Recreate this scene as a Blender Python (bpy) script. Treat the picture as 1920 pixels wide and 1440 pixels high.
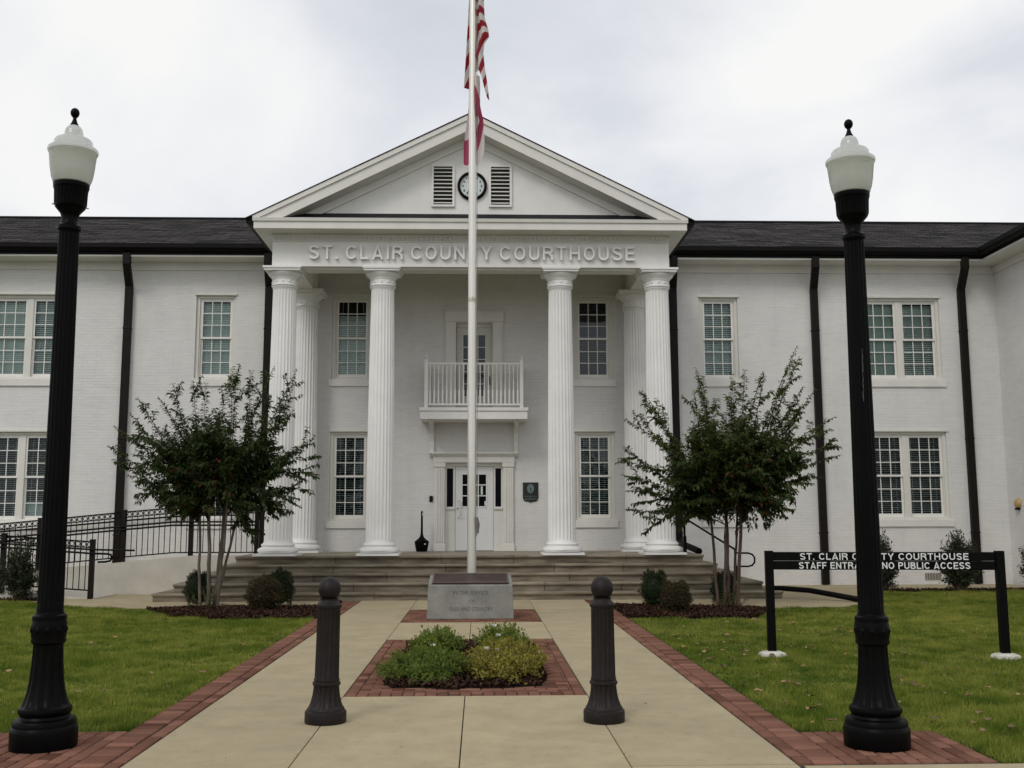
import bpy, bmesh, math, random
import numpy as np
from mathutils import Vector, Matrix
random.seed(7); RNG = np.random.default_rng(11)
for o in list(bpy.data.objects): bpy.data.objects.remove(o)
S = bpy.context.scene; COL = S.collection
R = math.radians
# ------------------------------------------------------------------ camera
FPX, PITCH, YAW, ROLL, EYE = 1935.0, R(7.46), R(1.81), R(-.16), 1.55
cp, sp, cy_, sy_, cr, sr_ = math.cos(PITCH), math.sin(PITCH), math.cos(YAW), math.sin(YAW), math.cos(ROLL), math.sin(ROLL)
FW = Vector((sy_*cp, cy_*cp, sp)); RT0 = Vector((cy_, -sy_, 0)); UP0 = RT0.cross(FW)
RT = RT0*cr + UP0*sr_; UP = UP0*cr - RT0*sr_
cam = bpy.data.cameras.new('camera'); camo = bpy.data.objects.new('camera', cam); COL.objects.link(camo)
m = Matrix((RT, UP, -FW)).transposed().to_4x4(); m.translation = (0, 0, EYE); camo.matrix_world = m
cam.sensor_width = 36; cam.lens = FPX/1920*36; cam.clip_end = 2000; S.camera = camo
def ray(x, y): return FW*FPX + RT*(x-960) - UP*(y-720)
def at(x, y, Y):
    d = ray(x, y); return Vector((0, 0, EYE)) + d*(Y/d.y)
def on(x, y, z=0):
    d = ray(x, y); return Vector((0, 0, EYE)) + d*((z-EYE)/d.z)
# ------------------------------------------------------------------ light and sky
SUN_EL, SUN_AZ = R(43), R(212)      # azimuth clockwise from +Y: behind the camera, to the left
S.view_settings.view_transform = 'Standard'; S.view_settings.look = 'None'
S.view_settings.exposure = 0; S.view_settings.gamma = 1
W = bpy.data.worlds.new('World'); S.world = W; W.use_nodes = True
nt = W.node_tree; N = nt.nodes; L = nt.links; N.clear()
def nd(nt, t, **k):
    n = nt.nodes.new(t)
    for a, b in k.items(): setattr(n, a, b)
    return n
sky = nd(nt, 'ShaderNodeTexSky', sky_type='NISHITA', sun_disc=False, sun_elevation=SUN_EL, sun_rotation=SUN_AZ)
tc = nd(nt, 'ShaderNodeTexCoord'); sx = nd(nt, 'ShaderNodeSeparateXYZ'); L.new(tc.outputs['Generated'], sx.inputs[0])
zc = nd(nt, 'ShaderNodeMath', operation='MAXIMUM'); L.new(sx.outputs[2], zc.inputs[0]); zc.inputs[1].default_value = 0
za = nd(nt, 'ShaderNodeMath', operation='ADD'); L.new(zc.outputs[0], za.inputs[0]); za.inputs[1].default_value = .22
dx = nd(nt, 'ShaderNodeMath', operation='DIVIDE'); L.new(sx.outputs[0], dx.inputs[0]); L.new(za.outputs[0], dx.inputs[1])
dy = nd(nt, 'ShaderNodeMath', operation='DIVIDE'); L.new(sx.outputs[1], dy.inputs[0]); L.new(za.outputs[0], dy.inputs[1])
cb = nd(nt, 'ShaderNodeCombineXYZ'); L.new(dx.outputs[0], cb.inputs[0]); L.new(dy.outputs[0], cb.inputs[1])
mp = nd(nt, 'ShaderNodeMapping'); L.new(cb.outputs[0], mp.inputs[0]); mp.inputs['Location'].default_value = (4.2, .9, 0)
mp.inputs['Scale'].default_value = (1.25, 1.1, 1); mp.inputs['Rotation'].default_value = (0, 0, .5)
nz = nd(nt, 'ShaderNodeTexNoise'); L.new(mp.outputs[0], nz.inputs[0]); nz.inputs['Scale'].default_value = 1.15
nz.inputs['Detail'].default_value = 6; nz.inputs['Roughness'].default_value = .5; nz.inputs['Distortion'].default_value = .35
rp = nd(nt, 'ShaderNodeValToRGB'); L.new(nz.outputs['Fac'], rp.inputs[0])
e = rp.color_ramp.elements
e[0].position = .28; e[0].color = (.63, .66, .71, 1)
e[1].position = .62; e[1].color = (.97, .965, .945, 1)
for p_, c_ in ((.40, (.73, .75, .795)), (.50, (.86, .87, .895))):
    k = e.new(p_); k.color = (*c_, 1)
sc = nd(nt, 'ShaderNodeVectorMath', operation='SCALE'); L.new(rp.outputs[0], sc.inputs[0]); sc.inputs['Scale'].default_value = 10.3
mx = nd(nt, 'ShaderNodeMix', data_type='RGBA'); mx.inputs['Factor'].default_value = .93
L.new(sky.outputs[0], mx.inputs['A']); L.new(sc.outputs[0], mx.inputs['B'])
bg = nd(nt, 'ShaderNodeBackground'); bg.inputs['Strength'].default_value = .1; L.new(mx.outputs['Result'], bg.inputs[0])
wo = nd(nt, 'ShaderNodeOutputWorld'); L.new(bg.outputs[0], wo.inputs[0])
sl = bpy.data.lights.new('sun', 'SUN'); sl.energy = .95; sl.angle = R(18); sl.color = (1, .96, .9)
so = bpy.data.objects.new('sun', sl); COL.objects.link(so)
sd = Vector((math.sin(SUN_AZ)*math.cos(SUN_EL), math.cos(SUN_AZ)*math.cos(SUN_EL), math.sin(SUN_EL)))
so.rotation_euler = sd.to_track_quat('Z', 'Y').to_euler(); so.location = (-10, -12, 20)
# ------------------------------------------------------------------ mesh helpers
class MB:
    def __init__(s): s.v = []; s.f = []; s.mi = []; s.cur = 0
    def add(s, vs, fs):
        b = len(s.v); s.v += [tuple(v) for v in vs]
        for f in fs: s.f.append([b+i for i in f]); s.mi.append(s.cur)
    def box(s, x0, x1, y0, y1, z0, z1):
        s.add([(x0,y0,z0),(x1,y0,z0),(x1,y1,z0),(x0,y1,z0),(x0,y0,z1),(x1,y0,z1),(x1,y1,z1),(x0,y1,z1)],
              [(0,3,2,1),(4,5,6,7),(0,1,5,4),(1,2,6,5),(2,3,7,6),(3,0,4,7)]); return s
    def obox(s, c, ax, ay, az):      # centre and three half-axes
        c, ax, ay, az = map(Vector, (c, ax, ay, az))
        P = [c+i*ax+j*ay+k*az for k in (-1,1) for (i,j) in ((-1,-1),(1,-1),(1,1),(-1,1))]
        s.add(P, [(0,3,2,1),(4,5,6,7),(0,1,5,4),(1,2,6,5),(2,3,7,6),(3,0,4,7)]); return s
    def bar(s, a, b, w, h, up=(0,0,1)):
        a, b = Vector(a), Vector(b); d = b-a; u = Vector(up); sd = d.cross(u).normalized(); uu = sd.cross(d).normalized()
        return s.obox((a+b)/2, d/2, sd*w/2, uu*h/2)
    def quad(s, *p): s.add(p, [tuple(range(len(p)))]); return s
    def prism(s, poly, axis, a0, a1):   # poly: 2-d points; axis 'x': (y,z), 'y': (x,z), 'z': (x,y)
        def P(p, a): return {'x': (a, p[0], p[1]), 'y': (p[0], a, p[1]), 'z': (p[0], p[1], a)}[axis]
        n = len(poly); vs = [P(p, a0) for p in poly]+[P(p, a1) for p in poly]
        ar = sum(poly[i][0]*poly[(i+1)%n][1]-poly[(i+1)%n][0]*poly[i][1] for i in range(n))
        fl = (ar > 0) ^ (axis == 'y') ^ (a1 < a0)
        fs = [tuple(range(n)), tuple(range(2*n-1, n-1, -1))]+[(i, i+n, (i+1)%n+n, (i+1)%n) for i in range(n)]
        if fl: fs = [tuple(reversed(f)) for f in fs]
        s.add(vs, fs); return s
    def lathe(s, prof, seg=32, c=(0,0,0), rf=None, cap=True):   # prof [(r,z)] bottom to top; rf(i_ring, ang, r)
        c = Vector(c); vs = []; fs = []; n = len(prof)
        for i, (r, z) in enumerate(prof):
            for k in range(seg):
                a = 2*math.pi*k/seg; rr = rf(i, k, r) if rf else r
                vs.append((c.x+rr*math.cos(a), c.y+rr*math.sin(a), c.z+z))
        for i in range(n-1):
            for k in range(seg): fs.append((i*seg+k, i*seg+(k+1)%seg, (i+1)*seg+(k+1)%seg, (i+1)*seg+k))
        if cap: fs.append(tuple(range(seg-1, -1, -1))); fs.append(tuple((n-1)*seg+k for k in range(seg)))
        s.add(vs, fs); return s
    def tube(s, pts, r, seg=8):
        pts = [Vector(p) for p in pts]; rs = r if isinstance(r, (list, tuple)) else [r]*len(pts)
        d0 = (pts[1]-pts[0]).normalized(); u = d0.orthogonal().normalized(); vs = []; fs = []; n = len(pts)
        for i, p in enumerate(pts):
            d = (pts[min(i+1, n-1)]-pts[max(i-1, 0)]).normalized()
            u = (u-d*u.dot(d)).normalized(); w = d.cross(u)
            for k in range(seg):
                a = 2*math.pi*k/seg; vs.append(p+(u*math.cos(a)+w*math.sin(a))*rs[i])
        for i in range(n-1):
            for k in range(seg): fs.append((i*seg+k, i*seg+(k+1)%seg, (i+1)*seg+(k+1)%seg, (i+1)*seg+k))
        fs.append(tuple(range(seg-1, -1, -1))); fs.append(tuple((n-1)*seg+k for k in range(seg)))
        s.add(vs, fs); return s
    def build(s, name, mat, parent=None, smooth=False, bevel=0):
        me = bpy.data.meshes.new(name); me.from_pydata(s.v, [], s.f)
        for mm in (mat if isinstance(mat, (list, tuple)) else [mat]): me.materials.append(mm)
        if any(s.mi): me.polygons.foreach_set('material_index', s.mi)
        me.update()
        if smooth:
            me.polygons.foreach_set('use_smooth', [True]*len(me.polygons)); me.set_sharp_from_angle(angle=R(38))
        return link(name, me, parent, bevel)
def link(name, me, parent=None, bevel=0):
    o = bpy.data.objects.new(name, me); COL.objects.link(o)
    if parent:
        o.parent = parent; o.matrix_parent_inverse = parent.matrix_basis.inverted()
    if bevel:
        b = o.modifiers.new('bevel', 'BEVEL'); b.width = bevel; b.segments = 2; b.limit_method = 'ANGLE'; b.angle_limit = R(50)
    return o
def empty(name, loc=(0,0,0)):
    o = bpy.data.objects.new(name, None); o.location = loc; COL.objects.link(o); return o
def tag(o, label, cat, group=None, kind=None):
    if label: o['label'] = label
    if cat: o['category'] = cat
    if group: o['group'] = group
    if kind: o['kind'] = kind
    return o
def struct(o, label=None, kind='structure'): o['kind'] = kind; return o
def np_mesh(name, verts, faces, mat, attr=None, parent=None, smooth=False, uv=None):
    verts = np.asarray(verts, np.float32); faces = np.asarray(faces, np.int32)
    me = bpy.data.meshes.new(name); nf, k = faces.shape
    me.vertices.add(len(verts)); me.vertices.foreach_set('co', verts.ravel())
    me.loops.add(nf*k); me.loops.foreach_set('vertex_index', faces.ravel())
    me.polygons.add(nf); me.polygons.foreach_set('loop_start', np.arange(0, nf*k, k, dtype=np.int32))
    for mm in (mat if isinstance(mat, (list, tuple)) else [mat]): me.materials.append(mm)
    me.update(calc_edges=True)
    if attr is not None:
        a = me.attributes.new('col', 'FLOAT', 'POINT'); a.data.foreach_set('value', np.asarray(attr, np.float32))
    if uv is not None:
        l = me.uv_layers.new(name='UVMap'); l.data.foreach_set('uv', np.asarray(uv, np.float32)[faces.ravel()].ravel())
    if smooth: me.polygons.foreach_set('use_smooth', [True]*nf)
    return link(name, me, parent)
# ------------------------------------------------------------------ materials
def mat(name, col, rough=.6, var=.0, vscale=3., bump=0., bscale=40., spec=.5, metal=0., detail=4, stretch=None, col2=None, attr=None, trans=None, island=0, spots=0):
    m = bpy.data.materials.new(name); m.use_nodes = True; t = m.node_tree; p = t.nodes['Principled BSDF']
    p.inputs['Roughness'].default_value = rough; p.inputs['Metallic'].default_value = metal
    p.inputs['Specular IOR Level'].default_value = spec; p.inputs['Base Color'].default_value = (*col, 1)
    if var or bump:
        tc = nd(t, 'ShaderNodeTexCoord'); src = tc.outputs['Object']
        if stretch:
            mpg = nd(t, 'ShaderNodeMapping'); t.links.new(src, mpg.inputs[0]); mpg.inputs['Scale'].default_value = stretch; src = mpg.outputs[0]
    if var or col2:
        if attr:
            an = nd(t, 'ShaderNodeAttribute', attribute_name=attr); fac = an.outputs['Fac']
        else:
            nz = nd(t, 'ShaderNodeTexNoise'); t.links.new(src, nz.inputs[0]); nz.inputs['Scale'].default_value = vscale
            nz.inputs['Detail'].default_value = detail; nz.inputs['Roughness'].default_value = .62; fac = nz.outputs['Fac']
        rr = nd(t, 'ShaderNodeValToRGB'); t.links.new(fac, rr.inputs[0]); el = rr.color_ramp.elements
        a = tuple(max(0, c*(1-var)) for c in col); b = tuple(min(1, c*(1+var)) for c in col) if col2 is None else col2
        if attr: el[0].position, el[1].position = 0, 1
        else: el[0].position, el[1].position = .3, .7
        el[0].color = (*(a if col2 is None else col), 1); el[1].color = (*b, 1)
        res = rr.outputs[0]
        if island:
            gi = nd(t, 'ShaderNodeNewGeometry'); mi = nd(t, 'ShaderNodeMapRange'); t.links.new(gi.outputs['Random Per Island'], mi.inputs[0]); mi.inputs['To Min'].default_value = 1-island; mi.inputs['To Max'].default_value = 1+island
            vs_ = nd(t, 'ShaderNodeVectorMath', operation='SCALE'); t.links.new(res, vs_.inputs[0]); t.links.new(mi.outputs[0], vs_.inputs['Scale']); res = vs_.outputs[0]
        if spots:
            for scl, lo_, hi_ in ((7, .56, .72), (38, .60, .72), (1.1, .45, .7)):
                n3 = nd(t, 'ShaderNodeTexNoise'); t.links.new(src, n3.inputs[0]); n3.inputs['Scale'].default_value = scl; n3.inputs['Detail'].default_value = 6; n3.inputs['Roughness'].default_value = .7
                mi = nd(t, 'ShaderNodeMapRange'); t.links.new(n3.outputs['Fac'], mi.inputs[0]); mi.inputs['From Min'].default_value = lo_; mi.inputs['From Max'].default_value = hi_; mi.inputs['To Min'].default_value = 1; mi.inputs['To Max'].default_value = 1-spots
                vs_ = nd(t, 'ShaderNodeVectorMath', operation='SCALE'); t.links.new(res, vs_.inputs[0]); t.links.new(mi.outputs[0], vs_.inputs['Scale']); res = vs_.outputs[0]
        t.links.new(res, p.inputs['Base Color'])
    if bump:
        n2 = nd(t, 'ShaderNodeTexNoise'); t.links.new(src, n2.inputs[0]); n2.inputs['Scale'].default_value = bscale; n2.inputs['Detail'].default_value = 5
        bn = nd(t, 'ShaderNodeBump'); bn.inputs['Strength'].default_value = bump; bn.inputs['Distance'].default_value = .01
        t.links.new(n2.outputs['Fac'], bn.inputs['Height']); t.links.new(bn.outputs[0], p.inputs['Normal'])
    if trans:
        out = t.nodes['Material Output']; tr = nd(t, 'ShaderNodeBsdfTranslucent'); tr.inputs[0].default_value = (*trans[1], 1)
        mxs = nd(t, 'ShaderNodeMixShader'); mxs.inputs[0].default_value = trans[0]
        t.links.new(p.outputs[0], mxs.inputs[1]); t.links.new(tr.outputs[0], mxs.inputs[2]); t.links.new(mxs.outputs[0], out.inputs[0])
    return m
def brickmat(name, c1, c2, mortar, bw, rh, msize=.008, rough=.7, bump=.3, plane='xz', var=.1, dist=.006, big=.35, spec=.1):
    m = bpy.data.materials.new(name); m.use_nodes = True; t = m.node_tree; p = t.nodes['Principled BSDF']; l = t.links
    p.inputs['Roughness'].default_value = rough; p.inputs['Specular IOR Level'].default_value = spec
    tc = nd(t, 'ShaderNodeTexCoord'); sp_ = nd(t, 'ShaderNodeSeparateXYZ'); l.new(tc.outputs['Object'], sp_.inputs[0])
    cb = nd(t, 'ShaderNodeCombineXYZ')
    if plane == 'xz':
        ad = nd(t, 'ShaderNodeMath', operation='ADD'); l.new(sp_.outputs[0], ad.inputs[0]); l.new(sp_.outputs[1], ad.inputs[1]); l.new(ad.outputs[0], cb.inputs[0])
        l.new(sp_.outputs[2], cb.inputs[1])
    elif plane == 'roof_x': l.new(sp_.outputs[0], cb.inputs[0]); l.new(sp_.outputs[1], cb.inputs[1])
    else: l.new(sp_.outputs[1], cb.inputs[0]); l.new(sp_.outputs[0], cb.inputs[1])
    b = nd(t, 'ShaderNodeTexBrick'); l.new(cb.outputs[0], b.inputs['Vector'])
    b.inputs['Color1'].default_value = (*c1, 1); b.inputs['Color2'].default_value = (*c2, 1); b.inputs['Mortar'].default_value = (*mortar, 1)
    b.inputs['Scale'].default_value = 1; b.inputs['Brick Width'].default_value = bw; b.inputs['Row Height'].default_value = rh
    b.inputs['Mortar Size'].default_value = msize; b.inputs['Mortar Smooth'].default_value = .3
    nz = nd(t, 'ShaderNodeTexNoise'); l.new(tc.outputs['Object'], nz.inputs[0]); nz.inputs['Scale'].default_value = big; nz.inputs['Detail'].default_value = 9; nz.inputs['Roughness'].default_value = .68
    mr = nd(t, 'ShaderNodeMapRange'); l.new(nz.outputs['Fac'], mr.inputs[0]); mr.inputs['From Min'].default_value = .3; mr.inputs['From Max'].default_value = .7
    mr.inputs['To Min'].default_value = 1-var; mr.inputs['To Max'].default_value = 1+var*.4
    sc = nd(t, 'ShaderNodeVectorMath', operation='SCALE'); l.new(b.outputs['Color'], sc.inputs[0]); l.new(mr.outputs[0], sc.inputs['Scale'])
    res = sc.outputs[0]
    if plane == 'xz':       # streaks of dirt and uneven coats of paint
        for scl, st, lo_, hi_, am in ((1.0, (3.2,3.2,.22), .5, .75, .07), (1.0, (2.5,2.5,26), .48, .72, .09), (1.0, (9,9,9), .55, .75, .06)):
            mp_ = nd(t, 'ShaderNodeMapping'); l.new(tc.outputs['Object'], mp_.inputs[0]); mp_.inputs['Scale'].default_value = st
            n3 = nd(t, 'ShaderNodeTexNoise'); l.new(mp_.outputs[0], n3.inputs[0]); n3.inputs['Scale'].default_value = scl; n3.inputs['Detail'].default_value = 6; n3.inputs['Roughness'].default_value = .65
            m3 = nd(t, 'ShaderNodeMapRange'); l.new(n3.outputs['Fac'], m3.inputs[0]); m3.inputs['From Min'].default_value = lo_; m3.inputs['From Max'].default_value = hi_; m3.inputs['To Min'].default_value = 1; m3.inputs['To Max'].default_value = 1-am
            v3 = nd(t, 'ShaderNodeVectorMath', operation='SCALE'); l.new(res, v3.inputs[0]); l.new(m3.outputs[0], v3.inputs['Scale']); res = v3.outputs[0]
    l.new(res, p.inputs['Base Color'])
    n2 = nd(t, 'ShaderNodeTexNoise'); l.new(tc.outputs['Object'], n2.inputs[0]); n2.inputs['Scale'].default_value = 30; n2.inputs['Detail'].default_value = 3
    mm = nd(t, 'ShaderNodeMath', operation='MULTIPLY_ADD'); l.new(b.outputs['Fac'], mm.inputs[0]); mm.inputs[1].default_value = -1; l.new(n2.outputs['Fac'], mm.inputs[2])
    bn = nd(t, 'ShaderNodeBump'); bn.inputs['Strength'].default_value = bump; bn.inputs['Distance'].default_value = dist
    l.new(mm.outputs[0], bn.inputs['Height']); l.new(bn.outputs[0], p.inputs['Normal'])
    return m
M = {}
M['wall'] = brickmat('painted_brick', (.73,.72,.70), (.705,.695,.68), (.69,.68,.66), .21, .070, .006, .75, .5, var=.08, dist=.0055, big=.55, spec=.2)
M['trim'] = mat('trim_paint', (.72,.705,.665), .5, .07, 2.2, .06, 60, spec=.25, spots=.05)
M['column'] = mat('column_paint', (.80,.795,.775), .5, .05, 1.6, .05, 60, spots=.05)
M['sash'] = mat('sash_paint', (.75,.74,.70), .45, .04, 3)
M['frame'] = mat('frame_paint', (.67,.655,.60), .5, .05, 3)
M['gable'] = mat('gable_panel_paint', (.765,.755,.73), .6, .06, 1.5, .06, 30, spec=.2)
M['door'] = mat('door_paint', (.74,.745,.74), .45, .03, 2)
M['shingle'] = brickmat('roof_shingle', (.010,.009,.009), (.082,.072,.070), (.005,.005,.005), .55, .13, .02, .95, .9, 'roof_x', .5, dist=.02, big=1.5)
M['shingle_y'] = brickmat('roof_shingle_side', (.010,.009,.009), (.082,.072,.070), (.005,.005,.005), .55, .13, .02, .95, .9, 'roof_y', .5, dist=.02, big=1.5)
M['gutter'] = mat('gutter_metal', (.0055,.0045,.0045), .5, .2, 4, spec=.10)
M['downspout'] = mat('downspout_metal', (.0105,.0075,.0065), .5, .2, 3, spec=.14)
M['flash'] = mat('dark_flashing', (.012,.011,.014), .7, .3, 6, spec=.12)
M['dark'] = mat('dark_interior', (.02,.02,.02), .9)
M['iron'] = mat('black_iron', (.0032,.0030,.0030), .45, .25, 6, .08, 50, spec=.08)
M['lamp_iron'] = mat('black_cast_iron', (.0020,.0020,.0021), .38, .3, 8, .15, 60, spec=.07)
M['bollard'] = mat('brown_cast_iron', (.0115,.0078,.0072), .5, .4, 9, .3, 70, spec=.24)
M['pole'] = mat('brushed_aluminium', (.70,.68,.62), .33, .10, 3, .08, 60, metal=.7, stretch=(1,1,.15))
M['stone'] = mat('step_stone', (.115,.092,.066), .9, 0, 3.0, .6, 28, stretch=(.5,1.2,2.6), detail=10, col2=(.34,.295,.225), spec=.15, island=.12, spots=.18)
M['floor'] = mat('porch_floor', (.30,.265,.21), .85, .2, 3, .2, 30, spec=.2)
M['granite'] = mat('grey_granite', (.225,.225,.20), .75, .3, 3.2, .25, 45, detail=9)
M['bronze'] = mat('bronze_plate', (.062,.045,.038), .6, .35, 4, .3, 60, metal=.2, spec=.25)
M['carve'] = mat('carved_letters', (.10,.10,.09), .9)
M['concrete'] = mat('concrete_walk', (.39,.33,.215), .92, .09, 3.2, .45, 110, detail=14, spec=.12, island=.05, spots=.13)
M['stucco'] = mat('ramp_stucco', (.52,.49,.43), .9, .12, 1.8, .25, 30, detail=8, spec=.15, spots=.08)
M['joint'] = mat('joint_dirt', (.05,.045,.03), 1)
M['mulch'] = mat('bark_mulch', (.016,.009,.006), 1, attr='col', col2=(.085,.045,.028), spec=.1)
M['soil'] = mat('mulch_soil', (.018,.011,.008), 1, .4, 20, .9, 50, spec=.1)
M['lawn'] = mat('lawn_soil', (.05,.062,.016), 1, .35, 2.5, .6, 30, detail=8, spec=.05)
M['letter'] = mat('letter_paint', (.83,.825,.81), .45, spec=.3)
M['white'] = mat('white_letters', (.72,.72,.70), .6)
M['blind'] = mat('blind_slat', (.78,.82,.80), .5)
M['shade'] = mat('roller_shade', (.42,.47,.45), .8, .06, 2)
M['footing'] = mat('footing_concrete', (.52,.50,.44), .9, .2, 8, .5, 25)
M['tan'] = mat('tan_lamp_cover', (.42,.29,.12), .4)
M['rust'] = mat('rusty_collar', (.50,.46,.40), .5, .3, 20, metal=.5)
def glassmat(name, tint, refl):
    m = bpy.data.materials.new(name); m.use_nodes = True; t = m.node_tree; t.nodes.remove(t.nodes['Principled BSDF'])
    tr = nd(t, 'ShaderNodeBsdfTransparent'); tr.inputs[0].default_value = (*tint, 1)
    gl = nd(t, 'ShaderNodeBsdfGlossy'); gl.inputs['Roughness'].default_value = .02; gl.inputs['Color'].default_value = (.9,.95,1,1)
    fr = nd(t, 'ShaderNodeFresnel'); fr.inputs[0].default_value = refl
    tcx = nd(t, 'ShaderNodeTexCoord'); nz = nd(t, 'ShaderNodeTexNoise'); nz.inputs['Scale'].default_value = 1.3
    t.links.new(tcx.outputs['Object'], nz.inputs[0])
    bn = nd(t, 'ShaderNodeBump'); bn.inputs['Strength'].default_value = .06; t.links.new(nz.outputs['Fac'], bn.inputs['Height']); t.links.new(bn.outputs[0], gl.inputs['Normal'])
    mx = nd(t, 'ShaderNodeMixShader'); t.links.new(fr.outputs[0], mx.inputs[0]); t.links.new(tr.outputs[0], mx.inputs[1]); t.links.new(gl.outputs[0], mx.inputs[2])
    t.links.new(mx.outputs[0], t.nodes['Material Output'].inputs[0]); return m
M['glass'] = glassmat('window_glass', (.76,.86,.83), 1.42)
M['glass_dark'] = glassmat('dark_window_glass', (.22,.24,.26), 1.5)
M['glass_door'] = glassmat('door_glass', (.05,.05,.05), 1.16)
M['globe'] = mat('frosted_globe', (.66,.67,.61), .14, .10, 5, .3, 40, stretch=(1,1,.08), trans=(.45, (.86,.88,.81)), spec=.8)
M['globe_cap'] = mat('frosted_globe_cap', (.80,.81,.79), .08, .06, 6, .1, 30, trans=(.45, (.93,.94,.92)), spec=1.)
M['clock_face'] = mat('clock_face', (.60,.66,.66), .5, .04, 4)
M['plaque'] = mat('plaque_enamel', (.006,.010,.010), .35)
M['emblem'] = mat('emblem_green', (.15,.23,.21), .5, .35, 40)
M['bark'] = mat('crape_myrtle_bark', (.07,.054,.042), .85, .4, 9, .5, 40, stretch=(1,1,.3), col2=(.175,.145,.115), spec=.2)
M['bark2'] = mat('reddish_bark', (.052,.034,.027), .85, .4, 9, .5, 40, stretch=(1,1,.3), col2=(.125,.085,.068), spec=.2)
M['twig'] = mat('dark_twig', (.030,.020,.014), .9, spec=.1)
for k_, tw in (('globe', .45), ('globe_cap', .5)):
    p_ = M[k_].node_tree.nodes['Principled BSDF']; p_.inputs['Transmission Weight'].default_value = tw; p_.inputs['IOR'].default_value = 1.25
    p_.inputs['Coat Weight'].default_value = .6; p_.inputs['Coat Roughness'].default_value = .05
def leafmat(name, c1, c2, tr=.22, rough=.5):
    return mat(name, c1, rough, col2=c2, attr='col', trans=(tr, tuple(min(1, v*1.5) for v in c2)), spec=.16)
M['leafA'] = leafmat('crape_leaf', (.012,.027,.008), (.070,.098,.030), .3)
M['leafB'] = leafmat('crape_leaf_light', (.014,.030,.008), (.092,.115,.030), .3)
M['leafred'] = leafmat('autumn_leaf', (.05,.014,.008), (.15,.032,.016))
M['box_dark'] = leafmat('boxwood_leaf', (.008,.015,.005), (.034,.046,.014), .12)
M['box_brown'] = leafmat('bronzed_boxwood_leaf', (.018,.022,.008), (.085,.058,.022), .12)
M['holly'] = leafmat('holly_leaf', (.010,.019,.007), (.042,.054,.022), .12, .35)
M['roseA'] = leafmat('rose_leaf', (.032,.066,.010), (.20,.25,.042), .3)
M['roseB'] = leafmat('rose_leaf_yellowing', (.06,.072,.012), (.36,.31,.06), .3)
M['grass'] = mat('grass_blade', (.048,.098,.009), .7, attr='col', col2=(.36,.35,.080), trans=(.3, (.25,.33,.045)), spec=.08)
M['litter'] = mat('dead_leaf', (.09,.045,.022), .8, attr='col', col2=(.32,.19,.09))
M['brickpave'] = mat('paving_brick', (.10,.044,.030), .95, attr='col', col2=(.25,.124,.086), bump=.5, bscale=60, spec=.1)
M['usflag'] = None
# ------------------------------------------------------------------ ground, walk, paving
XC = -.17                    # centre line of the portico
YW = 24.2                    # face of the front wall
gm = MB(); gm.quad((-400,-60,-.012),(400,-60,-.012),(400,600,-.012),(-400,600,-.012)); struct(gm.build('ground', M['lawn']))
base = MB(); base.quad((-2.3,4,-.004),(2.04,4,-.004),(2.04,20.3,-.004),(-2.3,20.3,-.004)); struct(base.build('walk_bedding', M['joint']))
sw = MB()
def slab(x0, x1, y0, y1, g=.0045, z=.016): sw.box(x0+g, x1-g, y0+g, y1-g, -.05, z+random.uniform(-.0015,.0015))
xs = (-2.25, -1.19, -.125, .95, 2.0); ys = (4.2, 6.69, 9.33, 13.66, 15.85, 18.07, 20.3)
for j in range(6):
    for i in range(4):
        if i in (1, 2) and j in (2, 4): continue
        x0, x1 = xs[i], xs[i+1]
        if i == 0: x0 = -2.245
        slab(x0, x1, ys[j], ys[j+1])
slab(-14, -2.27, 4.2, 6.66); slab(2.03, 14, 4.2, 6.66)
struct(sw.build('sidewalk', M['concrete']))
def poly(name, pts, z, matn, thick=.04):
    q = MB(); q.prism([(p[0], p[1]) for p in pts], 'z', z-thick, z); o = q.build(name, M[matn]); return struct(o)
# concrete apron along the foot of the steps, both sides
poly('path', [(-9.4,20.9),(-8.4,20.3),(-7.2,19.0),(-5.6,18.62),(-2.6,18.75),(-2.6,20.3),(-2.31,20.3),(-2.31,22.6),(-9.4,22.6)], .010, 'concrete')
poly('path', [(2.05,22.6),(2.05,20.3),(2.35,20.3),(2.35,18.5),(4.8,17.98),(6.5,18.35),(7.6,19.6),(7.9,21.2),(8.2,22.3),(12.4,22.35),(12.4,24.3),(2.05,24.3)], .012, 'concrete')
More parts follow.
